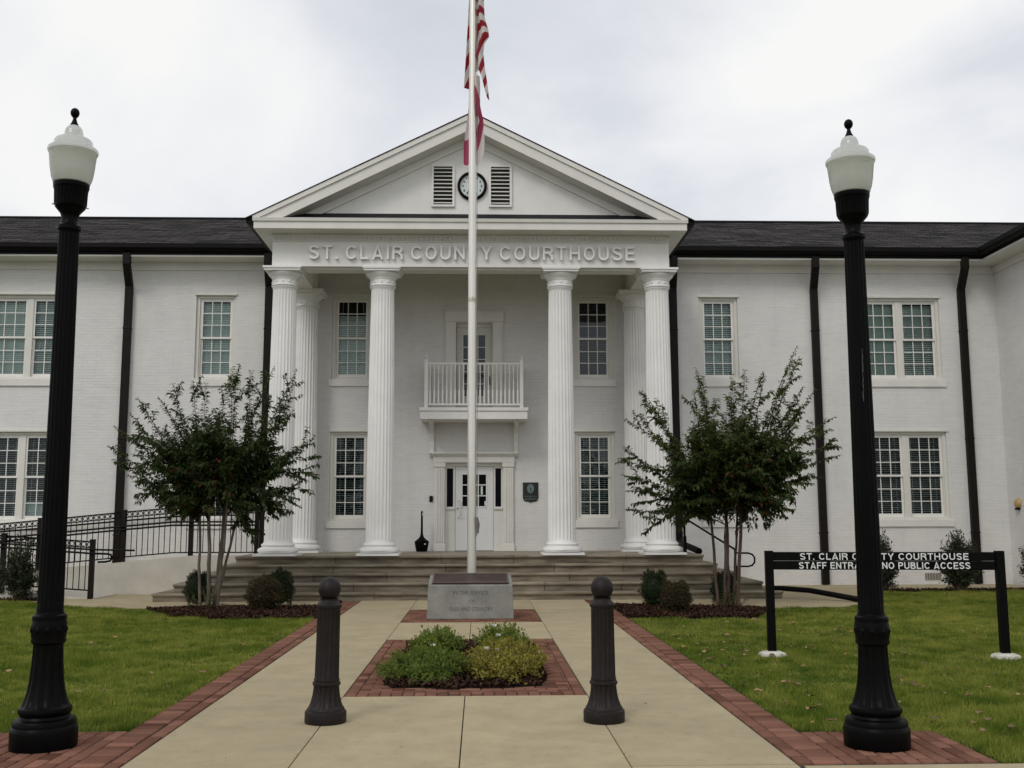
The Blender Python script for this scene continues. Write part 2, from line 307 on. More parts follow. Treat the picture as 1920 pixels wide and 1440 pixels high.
# paving bricks, each a small block, as one paving per place
class Pav:
    def __init__(s): s.v = []; s.f = []; s.c = []
    def brick(s, x0, x1, y0, y1):
        g = .005; z = .016+random.uniform(-.002,.002); b = len(s.v); x0 += g; x1 -= g; y0 += g; y1 -= g; h = .006
        s.v += [(x0,y0,-.02),(x1,y0,-.02),(x1,y1,-.02),(x0,y1,-.02),(x0,y0,z-h*.6),(x1,y0,z-h*.6),(x1,y1,z-h*.6),(x0,y1,z-h*.6),
                (x0+h,y0+h,z),(x1-h,y0+h,z),(x1-h,y1-h,z),(x0+h,y1-h,z)]
        s.f += [tuple(b+i for i in q) for q in ((0,1,5,4),(1,2,6,5),(2,3,7,6),(3,0,4,7),(4,5,9,8),(5,6,10,9),(6,7,11,10),(7,4,8,11),(8,9,10,11))]
        s.c += [min(1, max(0, random.gauss(.45,.25)))]*12
    def field(s, x0, x1, y0, y1, along, skip=None):   # running rows
        L_, W_ = .2, .1
        if along == 'y':
            nx = max(1, round((x1-x0)/W_)); w = (x1-x0)/nx
            for i in range(nx):
                y = y0-(L_/2 if i % 2 else 0)
                while y < y1-.01:
                    a, b = max(y, y0), min(y+L_, y1)
                    if b-a > .02 and not (skip and skip(x0+(i+.5)*w, (a+b)/2)): s.brick(x0+i*w, x0+(i+1)*w, a, b)
                    y += L_
        else:
            ny = max(1, round((y1-y0)/W_)); w = (y1-y0)/ny; nx = max(1, round((x1-x0)/L_))
            for j in range(ny):
                x = x0-(L_/2 if (j % 2 and x1-x0 > .3) else 0)
                while x < x1-.01:
                    a, b = max(x, x0), min(x+L_, x1)
                    if b-a > .02 and not (skip and skip((a+b)/2, y0+(j+.5)*w)): s.brick(a, b, y0+j*w, y0+(j+1)*w)
                    x += L_
    def build(s, name): return struct(np_mesh(name, s.v, s.f, M['brickpave'], s.c))
pv = Pav(); pv.field(-2.36,-2.26,6.72,20.1,'y'); pv.field(-2.57,-2.36,6.72,20.1,'x'); pv.field(-3.55,-2.57,6.72,7.92,'y'); pv.build('brick_paving')
pv = Pav(); pv.field(2.015,2.115,6.72,20.1,'y'); pv.field(2.115,2.32,6.72,20.1,'x'); pv.field(2.32,3.3,6.72,7.68,'y'); pv.build('brick_paving')
pv = Pav(); inbed = lambda x, y: (-.83 < x < .62 and 9.85 < y < 13.15)
pv.field(-1.185,.945,9.34,9.54,'y'); pv.field(-1.185,.945,13.45,13.65,'y')
pv.field(-1.185,-1.085,9.54,13.45,'y'); pv.field(.845,.945,9.54,13.45,'y')
pv.field(-1.085,.845,9.54,13.45,'x',inbed); pv.build('brick_paving')
pv = Pav(); pv.field(-1.185,.945,15.86,18.06,'x'); pv.build('brick_paving')
poly('brick_bedding', [(-3.56,6.68),(-2.25,6.68),(-2.25,20.2),(-2.575,20.2),(-2.575,7.93),(-3.56,7.93)], .003, 'joint')
poly('brick_bedding', [(2.01,6.68),(3.31,6.68),(3.31,7.69),(2.33,7.69),(2.33,20.2),(2.01,20.2)], .003, 'joint')
poly('brick_bedding', [(-1.19,9.33),(.95,9.33),(.95,13.66),(-1.19,13.66)], .001, 'joint')
poly('brick_bedding', [(-1.19,15.85),(.95,15.85),(.95,18.07),(-1.19,18.07)], .001, 'joint')
# mulch beds: soil mound and loose bark chips
def inpoly(P, x, y):
    c = np.zeros(len(x), bool); n = len(P); j = n-1
    for i in range(n):
        (xi, yi), (xj, yj) = P[i], P[j]
        with np.errstate(divide='ignore', invalid='ignore'):
            c ^= ((yi > y) != (yj > y)) & (x < (xj-xi)*(y-yi)/(yj-yi+1e-12)+xi)
        j = i
    return c
def blob_edge(P, n=6, a=.04):
    out = []
    for i in range(len(P)):
        p, q = P[i], P[(i+1) % len(P)]
        for k in range(n): t = k/n; out.append((p[0]*(1-t)+q[0]*t+random.uniform(-a,a), p[1]*(1-t)+q[1]*t+random.uniform(-a,a)))
    return out
def mulch(P, n, h=.03, e=.05):
    P = blob_edge(P, 6, e)
    poly('mulch_soil', P, .024, 'soil', .05)
    xs_ = [p[0] for p in P]; ys_ = [p[1] for p in P]
    x = RNG.uniform(min(xs_)-.06, max(xs_)+.06, n); y = RNG.uniform(min(ys_)-.06, max(ys_)+.06, n); k = inpoly(P, x, y); x, y = x[k], y[k]; n = len(x)
    ang = RNG.uniform(0, 6.283, n); ln = RNG.uniform(.008, .028, n); wd = ln*RNG.uniform(.25,.6,n); tz = RNG.uniform(-.02,.02,n); z = RNG.uniform(.026, .03+h, n)
    ca, sa = np.cos(ang), np.sin(ang)
    V = np.stack([np.stack([x+ca*ln*i-sa*wd*j, y+sa*ln*i+ca*wd*j, z+tz*i+RNG.uniform(-.012,.012,n)], 1) for i, j in ((-1,-1),(1,-1),(1,1),(-1,1))], 1).reshape(-1, 3)
    F_ = np.arange(4*n).reshape(-1, 4); c = np.repeat(RNG.random(n)**1.6, 4)
    return struct(np_mesh('bark_mulch', V, F_, M['mulch'], c), kind='stuff')
mulch([(-5.75,18.4),(-4.9,17.0),(-3.9,16.55),(-2.6,16.55),(-2.6,19.9),(-2.9,18.7),(-4.2,18.75),(-5.2,18.6)], 26000)
mulch([(2.36,18.7),(2.34,16.4),(3.4,16.2),(4.3,16.3),(4.95,17.6),(4.75,18.0),(3.5,18.45)], 24000)
mulch([(-.85,9.82),(-.2,9.66),(.6,9.85),(.66,11.2),(.64,13.15),(-.88,13.15),(-.86,11)], 20000)
mulch([(8.25,22.32),(8.3,21.9),(12.3,21.8),(12.3,22.3)], 2500, e=.02)
mulch([(-11.8,20.9),(-11.8,20.4),(-8.6,20.5),(-8.2,20.75),(-8.6,20.95)], 1600, e=.02)
# ------------------------------------------------------------------ lawns
LAWN_L = [(-14,4.25),(-14,20.5),(-8.7,20.45),(-8.0,19.7),(-7.0,18.95),(-5.75,18.55),(-5.75,18.3),(-4.9,16.95),(-3.9,16.5),(-2.575,16.5),(-2.56,8.0),(-2.75,7.95),(-3.5,7.92),(-3.58,6.7),(-14,6.7)]
LAWN_R = [(14,6.7),(3.33,6.7),(3.32,7.66),(2.6,7.70),(2.335,7.8),(2.325,16.4),(3.4,16.15),(4.35,16.25),(5.0,17.6),(4.9,17.95),(6.5,18.3),(7.65,19.55),(7.95,21.2),(8.3,21.9),(12.3,21.8),(14,21.8)]
def vnoise(x, y, sc, seed):
    rg = np.random.default_rng(seed); T = rg.random((257, 257)); u, v = x/sc, y/sc; i, j = np.floor(u).astype(int), np.floor(v).astype(int); f, g = u-i, v-j; f = f*f*(3-2*f); g = g*g*(3-2*g)
    a = lambda p, q: T[p % 257, q % 257]
    return (a(i,j)*(1-f)+a(i+1,j)*f)*(1-g)+(a(i,j+1)*(1-f)+a(i+1,j+1)*f)*g
def lawn(P, n, seed):
    rg = np.random.default_rng(seed)
    x0 = min(p[0] for p in P); x1 = max(p[0] for p in P)
    # more blades nearer the walk's street end, where they are seen singly
    u = rg.random(n); y = 6.4*(22.2/6.4)**u; x = rg.uniform(x0, x1, n)
    keep = (np.abs(x) < y*.56+.8); x, y = x[keep], y[keep]
    k = inpoly(P, x+rg.normal(0,.02,len(x))+.09*(vnoise(x,y,.35,seed+20)-.5), y+rg.normal(0,.02,len(x))+.09*(vnoise(x,y,.3,seed+21)-.5)); x, y = x[k], y[k]; n = len(x)
    sz = .8+.05*y
    patch = .34*(vnoise(x,y,1.6,seed+1)-.5)+.34*(vnoise(x,y,.42,seed+2)-.5)+.42*(vnoise(x,y,.16,seed+3)-.5)+.34*(vnoise(x,y,.07,seed+4)-.5)
    bare = vnoise(x,y,.5,seed+5)+.5*vnoise(x,y,.15,seed+6); keep = rg.random(n) > np.clip((bare-1.02)*2.2,0,.55)
    x, y, sz, patch = x[keep], y[keep], sz[keep], patch[keep]; n = len(x)
    h = rg.uniform(.022,.054,n)*(1+1.3*(vnoise(x,y,.22,seed+7)-.5)+.6*(vnoise(x,y,.9,seed+8)-.5)); w = rg.uniform(.0018,.0036,n)*sz; a = rg.uniform(0,6.283,n)
    lean = rg.uniform(.008,.04,n); b = rg.uniform(0,6.283,n)
    ca, sa = np.cos(a)*w, np.sin(a)*w
    V = np.stack([np.stack([x-ca, y-sa, np.zeros(n)],1), np.stack([x+ca, y+sa, np.zeros(n)],1), np.stack([x+np.cos(b)*lean, y+np.sin(b)*lean, h],1)],1).reshape(-1,3)
    c = np.clip(rg.normal(.27,.17,n)+patch*1.35+(rg.random(n) < .09)*.6+.55*np.clip(vnoise(x,y,.75,seed+31)-.62,0,1)+np.clip((x-4)*.03,0,.15), 0, 1)
    return struct(np_mesh('grass', V, np.arange(3*n).reshape(-1,3), M['grass'], np.repeat(c,3)), kind='stuff')
lawn(LAWN_L, 950000, 3); lawn(LAWN_R, 950000, 4)
def litter(n, seed):
    rg = np.random.default_rng(seed); V = []; F_ = []; C_ = []
    for i in range(n):
        for _ in range(20):
            y = 6.9*(20/6.9)**rg.random(); x = rg.uniform(-6.5, 7) if rg.random() < .45 else rg.uniform(2.4, 5.0)
            q = np.array([x]), np.array([y])
            lawnhit = inpoly(LAWN_L, *q)[0] or inpoly(LAWN_R, *q)[0]
            if lawnhit or rg.random() < .04: break
        z = .05 if lawnhit else .02; s = rg.uniform(.018,.05); a = rg.uniform(0,6.28); b = len(V); k = 7
        V.append((x, y, z+.004)); C = min(1, max(0, rg.normal(.4,.3)))
        for j in range(k):
            t = 6.283*j/k+a; r = s*(.65+.6*rg.random())*(1 if j % 2 else .62)
            V.append((x+r*math.cos(t), y+r*math.sin(t), z+rg.uniform(-.004,.016)))
        for j in range(k): F_.append((b, b+1+j, b+1+(j+1) % k))
        C_ += [C]*(k+1)
    return struct(np_mesh('fallen_leaves', V, F_, M['litter'], C_), kind='stuff')
litter(290, 5)
def debris(n, seed):       # specks of leaf and grit on the walk, thickest along the joints
    rg = np.random.default_rng(seed); V = []; F_ = []; C_ = []
    for i in range(n):
        y = 6.8*(20/6.8)**rg.random(); x = rg.uniform(-2.2, 1.95)
        u = rg.random()
        if u < .45: x = rg.choice([-2.24,-1.19,-.125,.95,1.98])+rg.normal(0,.025)
        elif u < .6: y = rg.choice([9.33,13.66,15.85])+rg.normal(0,.03)
        if -1.2 < x < .96 and (9.3 < y < 13.7 or 15.8 < y < 18.1): continue
        s = rg.uniform(.003,.011); a = rg.uniform(0,6.28); b = len(V)
        for j in range(4): V.append((x+s*math.cos(a+1.57*j)*(1 if j % 2 else .5), y+s*math.sin(a+1.57*j)*(1 if j % 2 else .5), .019+rg.uniform(0,.004)))
        F_.append((b,b+1,b+2,b+3)); C_ += [rg.random()*.5]*4
    return struct(np_mesh('leaf_debris', V, F_, M['litter'], C_), kind='stuff')
debris(420, 9)
# ------------------------------------------------------------------ the courthouse
CH = tag(empty('courthouse', (XC, YW, 0)), 'white painted brick courthouse with columned portico, pediment and dark shingle roof', 'courthouse')
FLOOR = .82
def text_mesh(txt, width, capz, depth, name, matn, parent, loc, rotx=R(90), bold=.0, rotz=0, spacing=1.0):
    cu = bpy.data.curves.new('t', 'FONT'); cu.body = txt; cu.align_x = 'CENTER'; cu.extrude = .5; cu.offset = bold; cu.space_character = spacing; cu.resolution_u = 4
    ob = bpy.data.objects.new('t', cu); COL.objects.link(ob); dg = bpy.context.evaluated_depsgraph_get()
    me = bpy.data.meshes.new_from_object(ob.evaluated_get(dg)); bpy.data.objects.remove(ob); bpy.data.curves.remove(cu)
    co = np.empty(len(me.vertices)*3, np.float32); me.vertices.foreach_get('co', co); co = co.reshape(-1,3)
    lo, hi = co.min(0), co.max(0); c = co-(lo+hi)/2; d = np.maximum(hi-lo, 1e-6); c *= np.array([width/d[0], capz/d[1], depth/d[2]])
    me.vertices.foreach_set('co', c.astype(np.float32).ravel()); me.materials.clear(); me.materials.append(M[matn]); me.update(); me.name = name
    mw = Matrix.Translation(loc) @ Matrix.Rotation(rotz, 4, 'Z') @ Matrix.Rotation(rotx, 4, 'X')
    nw = len(txt.split()); co = np.empty(len(me.vertices)*3, np.float32); me.vertices.foreach_get('co', co); co = co.reshape(-1,3)
    fs = [tuple(p.vertices) for p in me.polygons]; bpy.data.meshes.remove(me)
    cuts = []
    if nw > 1:       # widest gaps along the line separate the words
        iv = sorted((min(co[i][0] for i in f), max(co[i][0] for i in f)) for f in fs); gaps = []; hi_ = iv[0][1]
        for a, b in iv:
            if a > hi_: gaps.append((a-hi_, (a+hi_)/2))
            hi_ = max(hi_, b)
        cuts = sorted(g[1] for g in sorted(gaps, reverse=True)[:nw-1])
    out = []
    for w in range(nw):
        lo_, up_ = (cuts[w-1] if w else -1e9), (cuts[w] if w < nw-1 else 1e9)
        sel = [f for f in fs if lo_ < co[list(f)].mean(0)[0] < up_]; ids = sorted({i for f in sel for i in f}); mp_ = {v: k for k, v in enumerate(ids)}
        q = MB(); q.add([mw @ Vector(co[i]) for i in ids], [tuple(mp_[i] for i in f) for f in sel]); out.append(q.build(name, M[matn], parent))
    return out

def arc(cx, cy, rx, ry, a0, a1, n=10): return [(cx+rx*math.cos(R(a0+(a1-a0)*k/n)), cy+ry*math.sin(R(a0+(a1-a0)*k/n))) for k in range(n+1)]
def glyph(ch, t):     # grotesque capitals as constant-width strokes in a box one cap-height tall
    h = t/2; lo, hi = h, 1-h
    G = {
     'I': (t, [[(h,0),(h,1)]]),
     'L': (.56, [[(h,1),(h,lo),(.56,lo)]]),
     'T': (.62, [[(0,hi),(.62,hi)], [(.31,1-t),(.31,0)]]),
     'H': (.70, [[(h,0),(h,1)], [(.70-h,0),(.70-h,1)], [(t,.51),(.70-t,.51)]]),
     'E': (.60, [[(.60,hi),(h,hi),(h,lo),(.60,lo)], [(t,.51),(.56,.51)]]),
     'F': (.57, [[(.57,hi),(h,hi),(h,0)], [(t,.49),(.52,.49)]]),
     'N': (.70, [[(h,0),(h,1)], [(.70-h,0),(.70-h,1)], [(h,.93),(.70-h,.07)]]),
     'A': (.72, [[(.07,0),(.36,.94),(.65,0)], [(.18,.25),(.54,.25)]]),
     'Y': (.70, [[(.06,1),(.35,.42),(.64,1)], [(.35,.46),(.35,0)]]),
     'U': (.69, [[(h,1),(h,.34)]+arc(.345,.34,.345-h,.34-h,180,360,10)[1:]+[(.69-h,1)]]),
     'O': (.76, [arc(.38,.5,.38-h,.5-h,0,360,24)]),
     'C': (.72, [arc(.38,.5,.38-h,.5-h,38,322,20)]),
     'S': (.65, [arc(.325,.735,.325-h,.265-h,12,205,12)+[(.16,.58),(.48,.43)]+arc(.325,.27,.325-h,.27-h,25,-168,12)]),
     'R': (.69, [[(h,0),(h,hi),(.40,hi)]+arc(.40,.725,.26-h+.02,.275-h,90,-90,8)[1:]+[(t,.45+h)], [(.42,.45),(.60,.30),(.62,0)]]),
     'P': (.64, [[(h,0),(h,hi),(.38,hi)]+arc(.38,.70,.26-h,.30-h,90,-90,8)[1:]+[(t,.40+h)]]),
     'B': (.67, [[(h,lo),(h,hi),(.40,hi)]+arc(.40,.755,.22-h,.245-h,90,-90,8)[1:]+[(t,.51+h)], [(h+.001,lo),(.42,lo)]+arc(.42,.285,.25-h,.285-h,-90,90,8)[1:]+[(t,.57-h)]]),
     '.': (t, [[(h,0),(h,t)]]),
    }
    return G[ch]
def stroke_text(txt, width, capz, depth, name, matn, parent, loc, rotz=0, t=.16, gap=.14, space=.40):
    items = []; x = 0; words = []; cur = []
    for ch in txt:
        if ch == ' ':
            words.append(cur); cur = []; x += space-gap; continue
        w, st = glyph(ch, t); cur.append((x, st)); x += w+gap
    words.append(cur); W_ = x-gap; sx_ = width/W_
    mw = Matrix.Translation(loc) @ Matrix.Rotation(rotz, 4, 'Z')
    for word in words:
        q = MB()
        for x0, st in word:
            for si, pl_ in enumerate(st):
                P = [Vector(((x0+p[0])*sx_-width/2, p[1]*capz-capz/2)) for p in pl_]; n = len(P); hw = t/2*capz; closed = (P[0]-P[-1]).length < 1e-5
                lf, rt_ = [], []
                for k in range(n):
                    a = P[k-1] if k > 0 else (P[-2] if closed else None); b = P[k+1] if k < n-1 else (P[1] if closed else None)
                    d1 = (P[k]-a).normalized() if a is not None else None; d2 = (b-P[k]).normalized() if b is not None else None
                    n1 = Vector((-d1.y,d1.x)) if d1 is not None else None; n2 = Vector((-d2.y,d2.x)) if d2 is not None else None
                    if n1 is None: nn = n2
                    elif n2 is None: nn = n1
                    else:
                        nn = (n1+n2).normalized(); nn = nn/max(.45, nn.dot(n1))
                    lf.append(P[k]+nn*hw); rt_.append(P[k]-nn*hw)
                yf = -depth/2-.0004*si; yb_ = depth/2
                vs = [mw @ Vector((p.x, yy, p.y)) for yy in (yf, yb_) for side in (lf, rt_) for p in side]
                fs = []
                for k in range(n-1):
                    fs += [(k, n+k, n+k+1, k+1), (k, k+1, 2*n+k+1, 2*n+k), (n+k+1, n+k, 3*n+k, 3*n+k+1)]
                if not closed: fs += [(0,2*n,3*n,n), (n-1,2*n-1,4*n-1,3*n-1)]
                q.add(vs, fs)
        q.build(name, M[matn], parent)
# --- window openings: (centre x, half width, z0, z1)
U0, U1, L0, L1 = 4.83, 6.84, 1.52, 3.60
SW, DW = .465, .98
WIN = []
for xc, hw in ((-10.6,DW),(-6.24,SW),(-3.03,SW),(2.71,SW),(5.73,SW),(10.13,DW)):
    WIN.append((xc, hw, U0, U1)); WIN.append((xc, hw, L0, L1))
OPEN = [(x-h, x+h, a, b) for x, h, a, b in WIN]
DOOR = (-1.02+.0, .76, FLOOR-.02, 2.86); UDOOR = (-.56, .30, 3.96, 6.18)
OPEN += [DOOR, UDOOR]
def wall_open(x0, x1, z0, z1, y, openings, depth):
    q = MB(); X = sorted({x0, x1, *[o[0] for o in openings], *[o[1] for o in openings]}); Z = sorted({z0, z1, *[o[2] for o in openings], *[o[3] for o in openings]})
    X = [v for v in X if x0 <= v <= x1]; Z = [v for v in Z if z0 <= v <= z1]
    for i in range(len(X)-1):
        for j in range(len(Z)-1):
            cx, cz = (X[i]+X[i+1])/2, (Z[j]+Z[j+1])/2
            if any(o[0] < cx < o[1] and o[2] < cz < o[3] for o in openings): continue
            q.quad((X[i],y,Z[j]),(X[i+1],y,Z[j]),(X[i+1],y,Z[j+1]),(X[i],y,Z[j+1]))
    for a, b, c, d in openings:
        q.quad((a,y,c),(a,y+depth,c),(a,y+depth,d),(a,y,d)); q.quad((b,y,c),(b,y,d),(b,y+depth,d),(b,y+depth,c))
        q.quad((a,y,d),(a,y+depth,d),(b,y+depth,d),(b,y,d)); q.quad((a,y,c),(b,y,c),(b,y+depth,c),(a,y+depth,c))
    return q
wl = wall_open(-16, 12.55, -.1, 7.85, YW, OPEN, .32); wl.build('wall', M['wall'], CH)
q = MB(); q.box(-16,13,25.4,25.6,-.1,7.9); q.box(-16,13,24.55,25.4,3.98,4.1); q.build('interior_wall', M['dark'], CH)
q = MB(); q.quad((-16,YW,-.1),(-16,YW,7.8),(-16,33,7.8),(-16,33,-.1)); q.quad((-16,33,-.1),(-16,33,7.8),(13,33,7.8),(13,33,-.1)); q.build('wall', M['wall'], CH)
# projecting wing on the right
q = MB(); q.quad((12.5,14,-.1),(12.5,24.25,-.1),(12.5,24.25,7.85),(12.5,14,7.85)); q.quad((12.5,14,-.1),(12.5,14,7.85),(22,14,7.85),(22,14,-.1))
q.quad((22,14,-.1),(22,14,7.85),(22,33,7.85),(22,33,-.1)); q.build('wall', M['wall'], CH)
# frieze boards, soffit, fascia, gutter
for b_ in ((-16,-4.3,YW-.035,YW-.003,7.43,7.62),(3.9,12.465,YW-.035,YW-.003,7.43,7.62),(12.465,12.497,14,YW-.036,7.43,7.62)): MB().box(*b_).build('frieze_board', M['trim'], CH)
for b_ in ((-16,-4.62,23.62,YW-.004,7.62,7.70),(4.28,11.95,23.62,YW-.004,7.62,7.70),(11.951,12.498,13.6,YW-.004,7.62,7.70)): MB().box(*b_).build('soffit', M['trim'], CH)
for x0, x1 in ((-16,-4.70),(4.36,11.95)):
    q = MB(); q.prism([(23.60,7.72),(23.50,7.74),(23.46,7.80),(23.46,7.90),(23.6,7.90)], 'x', x0, x1); q.box(x0,x1,23.60,23.66,7.66,7.88); q.build('gutter', M['gutter'], CH)
q = MB(); q.prism([(11.93,7.72),(11.82,7.74),(11.79,7.80),(11.79,7.90),(11.93,7.90)], 'y', 13.6, 23.60); q.box(11.93,11.99,13.6,23.62,7.66,7.88)
q.build('gutter', M['gutter'], CH)
# main roof with front wing valley
SL = .42; ZE = 7.89; YE = 23.47; YR = 28.1; ZR = ZE+SL*(YR-YE)
q = MB()
q.quad((-16.5,YE,ZE),(11.8,YE,ZE),(11.8+(YR-YE),YR,ZR),(-16.5,YR,ZR)); q.quad((-16.5,YR,ZR),(24,YR,ZR),(24,YR+5.2,ZR-SL*5.2),(-16.5,YR+5.2,ZR-SL*5.2))
q.build('roof', M['shingle'], CH)
q = MB(); q.quad((11.8,YE,ZE),(11.8,13.4,ZE),(11.8+4.63,13.4,ZR),(11.8+4.63,YR,ZR)); q.quad((16.43,13.4,ZR),(22.4,13.4,ZR-2.5),(22.4,YR,ZR-2.5),(16.43,YR,ZR)); q.build('roof', M['shingle_y'], CH)
q = MB(); q.tube([(-16.5,YR,ZR+.01),(16.4,YR,ZR+.01)], .05, 6); q.build('ridge_cap', M['flash'], CH)
# windows
def make_window(xc, hw, z0, z1, y, style, sillh=.17, two=None):
    nun = 2 if hw > .6 else 1
    f = MB(); c = .075; yf = y+.055; yb = y+.17
    f.box(xc-hw, xc-hw+c, yf, yb, z0, z1); f.box(xc+hw-c, xc+hw, yf, yb, z0, z1)
    f.box(xc-hw+c, xc+hw-c, yf, yb, z1-c, z1); f.box(xc-hw+c, xc+hw-c, yf, yb, z0, z0+.06)
    f.box(xc-hw-.03, xc+hw+.03, y-.035, y+.01, z1-.012, z1+.035)            # drip head
    i = .028                                                                   # back band step
    f.box(xc-hw+c, xc-hw+c+i, yf+.03, yb, z0+.06, z1-c); f.box(xc+hw-c-i, xc+hw-c, yf+.03, yb, z0+.06, z1-c); f.box(xc-hw+c+i, xc+hw-c-i, yf+.03, yb, z1-c-i, z1-c)
    if nun == 2: f.box(xc-.075, xc+.075, yf+.012, yb, z0+.06, z1-c-i)
    w = f.build('window', M['frame'], CH, bevel=.004)
    s = MB(); s.box(xc-hw-.06, xc+hw+.06, y-.045, y+.06, z0-sillh, z0-.004); s.build('sill', M['trim'], w, bevel=.006)
    xs_ = [(xc-hw+c+i, xc+hw-c-i)] if nun == 1 else [(xc-hw+c+i, xc-.075), (xc+.075, xc+hw-c-i)]
    for ui, (a, b) in enumerate(xs_):
        zm = (z0+.06+z1-c-i)/2+.01; sa = MB(); gl = MB()
        st = style[ui] if isinstance(style, list) else style
        for (p, r, yy) in ((zm-.02, z1-c-i, yb-.075), (z0+.06, zm+.02, yb-.035)):
            sw_ = .042; bw = .045 if p > z0+.1 else .075
            sa.box(a, a+sw_, yy, yy+.034, p, r); sa.box(b-sw_, b, yy, yy+.034, p, r); sa.box(a+sw_, b-sw_, yy, yy+.034, p, p+bw); sa.box(a+sw_, b-sw_, yy, yy+.034, r-.042, r)
            gx0, gx1, gz0, gz1 = a+sw_, b-sw_, p+bw, r-.042
            for k in (1, 2):
                xx = gx0+(gx1-gx0)*k/3; sa.box(xx-.009, xx+.009, yy+.004, yy+.03, gz0, gz1)
                zz = gz0+(gz1-gz0)*k/3
                for h_ in range(3):
                    u0 = gx0+(gx1-gx0)*h_/3+(.009 if h_ else 0); u1 = gx0+(gx1-gx0)*(h_+1)/3-(.009 if h_ < 2 else 0)
                    sa.box(u0, u1, yy+.0045, yy+.0295, zz-.009, zz+.009)
            gl.quad((gx0,yy+.02,gz0),(gx1,yy+.02,gz0),(gx1,yy+.02,gz1),(gx0,yy+.02,gz1))
        sa.build('sash', M['sash'], w); gl.build('pane', M['glass_dark' if st['g'] else 'glass'], w)
        zt, zb = z1-c-i, z0+.06; yb2 = yb+.04
        if st['t'] == 'shade':
            q = MB(); q.box(a+.01, b-.01, yb2, yb2+.006, zb, zt); q.build('shade', M['shade'], w)
        else:
            q = MB(); n = int((zt-zb)/.05); rg = random.Random(int(xc*100+z0*10+ui))
            for k in range(n):
                zz = zb+(k+.5)*.05
                if zz > zt-st.get('gap', 0): continue
                frac = (zz-zb)/(zt-zb); t0 = st['t'](frac) if callable(st['t']) else st['t']
                t0 += rg.uniform(-.06,.06); ca, sn = math.cos(t0)*.025, math.sin(t0)*.025
                q.obox(((a+b)/2, yb2+.026, zz), ((b-a)/2-.008, 0, 0), (0, ca, sn), (0, -sn*.03, ca*.03+.0004))
            for xx in (a+.12, b-.12): q.box(xx-.003, xx+.003, yb2, yb2+.003, zb, zt)
            q.build('blind', M['blind'], w)
    return w
CL = {'g': 0, 't': 1.15}; CLd = {'g': 0, 't': .85}; OP = {'g': 0, 't': .32}; OPd = {'g': 0, 't': .22}; SH = {'g': 0, 't': 'shade'}
styles = {(-10.6,U0):[CL,CLd], (-10.6,L0):[OPd,{'g':0,'t':lambda f: 1.1 if f < .2 else .2}], (-6.24,U0):CL, (-6.24,L0):OPd, (-3.03,U0):{'g':0,'t':1.1,'gap':.33}, (-3.03,L0):OPd,
          (2.71,U0):{'g':1,'t':.8}, (2.71,L0):OP, (5.73,U0):CLd, (5.73,L0):OPd, (10.13,U0):[SH,CLd], (10.13,L0):[OPd,OPd]}
for xc, hw, a, b in WIN: make_window(xc, hw, a, b, YW, styles[(xc,a)])
# porch floor slab
q = MB(); q.box(XC-4.6, XC+4.6, 21.56, YW, -.05, FLOOR); q.build('porch_floor', M['floor'], CH)
# portico entablature, cornice, pediment
xl, xr = XC-4.19, XC+4.19; YF = 21.3
q = MB(); q.box(xl, xr, YF, YF+.56, 6.83, 7.52); q.box(xl, xl+.52, YF+.56, YW-.003, 6.83, 7.52); q.box(xr-.52, xr, YF+.56, YW-.003, 6.83, 7.52)
q.build('entablature', M['gable'], CH)
q = MB()
q.box(xl-.025, xr+.025, YF-.025, YF+.1, 7.455, 7.519)
k = xl-.0
while k < xr: q.box(k, k+.06, YF-.030, YF-.0255, 7.40, 7.454); k += .1
q.box(xl-.001, xr+.001, YF-.022, YF-.001, 7.36, 7.384)
# inner soffit panels between the columns
for a, b in ((xl+.72, XC-2.3),(XC-1.5, XC+1.5),(XC+2.3, xr-.72)): q.box(a, b, YF+.1, YF+.46, 6.79, 6.829)
q.build('dentil_course', M['trim'], CH)
q = MB(); q.box(xl+.52, xr-.52, YF+.56, YW-.003, 7.40, 7.45); q.build('porch_ceiling', M['trim'], CH)
YC = 20.85; cl, cr2 = XC-4.5, XC+4.5; AP = 10.03
q = MB(); q.box(cl, cr2, YC, YW-.004, 7.522, 7.66); q.prism([(YC-.03,7.672),(YC-.045,7.74),(YC+.06,7.74),(YC+.06,7.672)], 'x', cl-.02, cr2+.02); q.box(cl,cr2,YC+.001,YF+.3,7.66,7.71)
q.build('cornice', M['trim'], CH)
q = MB(); q.prism([(YC+.0,7.741),(YF+.02,7.99),(YF+.02,7.741)], 'x', cl+.34, cr2-.34); q.build('cornice_flashing', M['flash'], CH)
def rake(dz0, dz1, y0, y1, mb, x_in=0., floorz=None):
    # band under the roof line between vertical offsets dz0 (top) and dz1 (bottom), mirrored
    sl = (AP-7.78)/(XC-cl+.02)
    for s_ in (-1, 1):
        xe = XC+s_*(4.52-x_in); za = AP; ze = AP-sl*abs(xe-XC)
        top = [(xe, ze-dz0), (XC, za-dz0)]; bot = [(XC, za-dz1), (xe, ze-dz1)]
        P = top+bot
        if floorz is not None:
            zf = floorz; xb = XC+s_*((AP-dz1-zf)/sl); xt = XC+s_*min(4.52-x_in, (AP-dz0-zf)/sl)
            P = [(xt, max(zf, AP-dz0-sl*abs(xt-XC))), (XC, za-dz0), (XC, za-dz1), (xb, zf)]
            if P[0][1] > zf+1e-6: P.append((xt, zf))
        mb.prism(P, 'y', y0, y1)
q = MB(); rake(.0, .105, YC-.035, YC+.3, q, 0, 7.742); rake(.107, .33, YC, YF+.0, q, 0, 7.742); q.build('raking_cornice', M['trim'], CH)
q = MB(); rake(.331, .50, YF-.045, YF-.002, q, 0, 7.86); q.build('raking_moulding', M['gable'], CH)
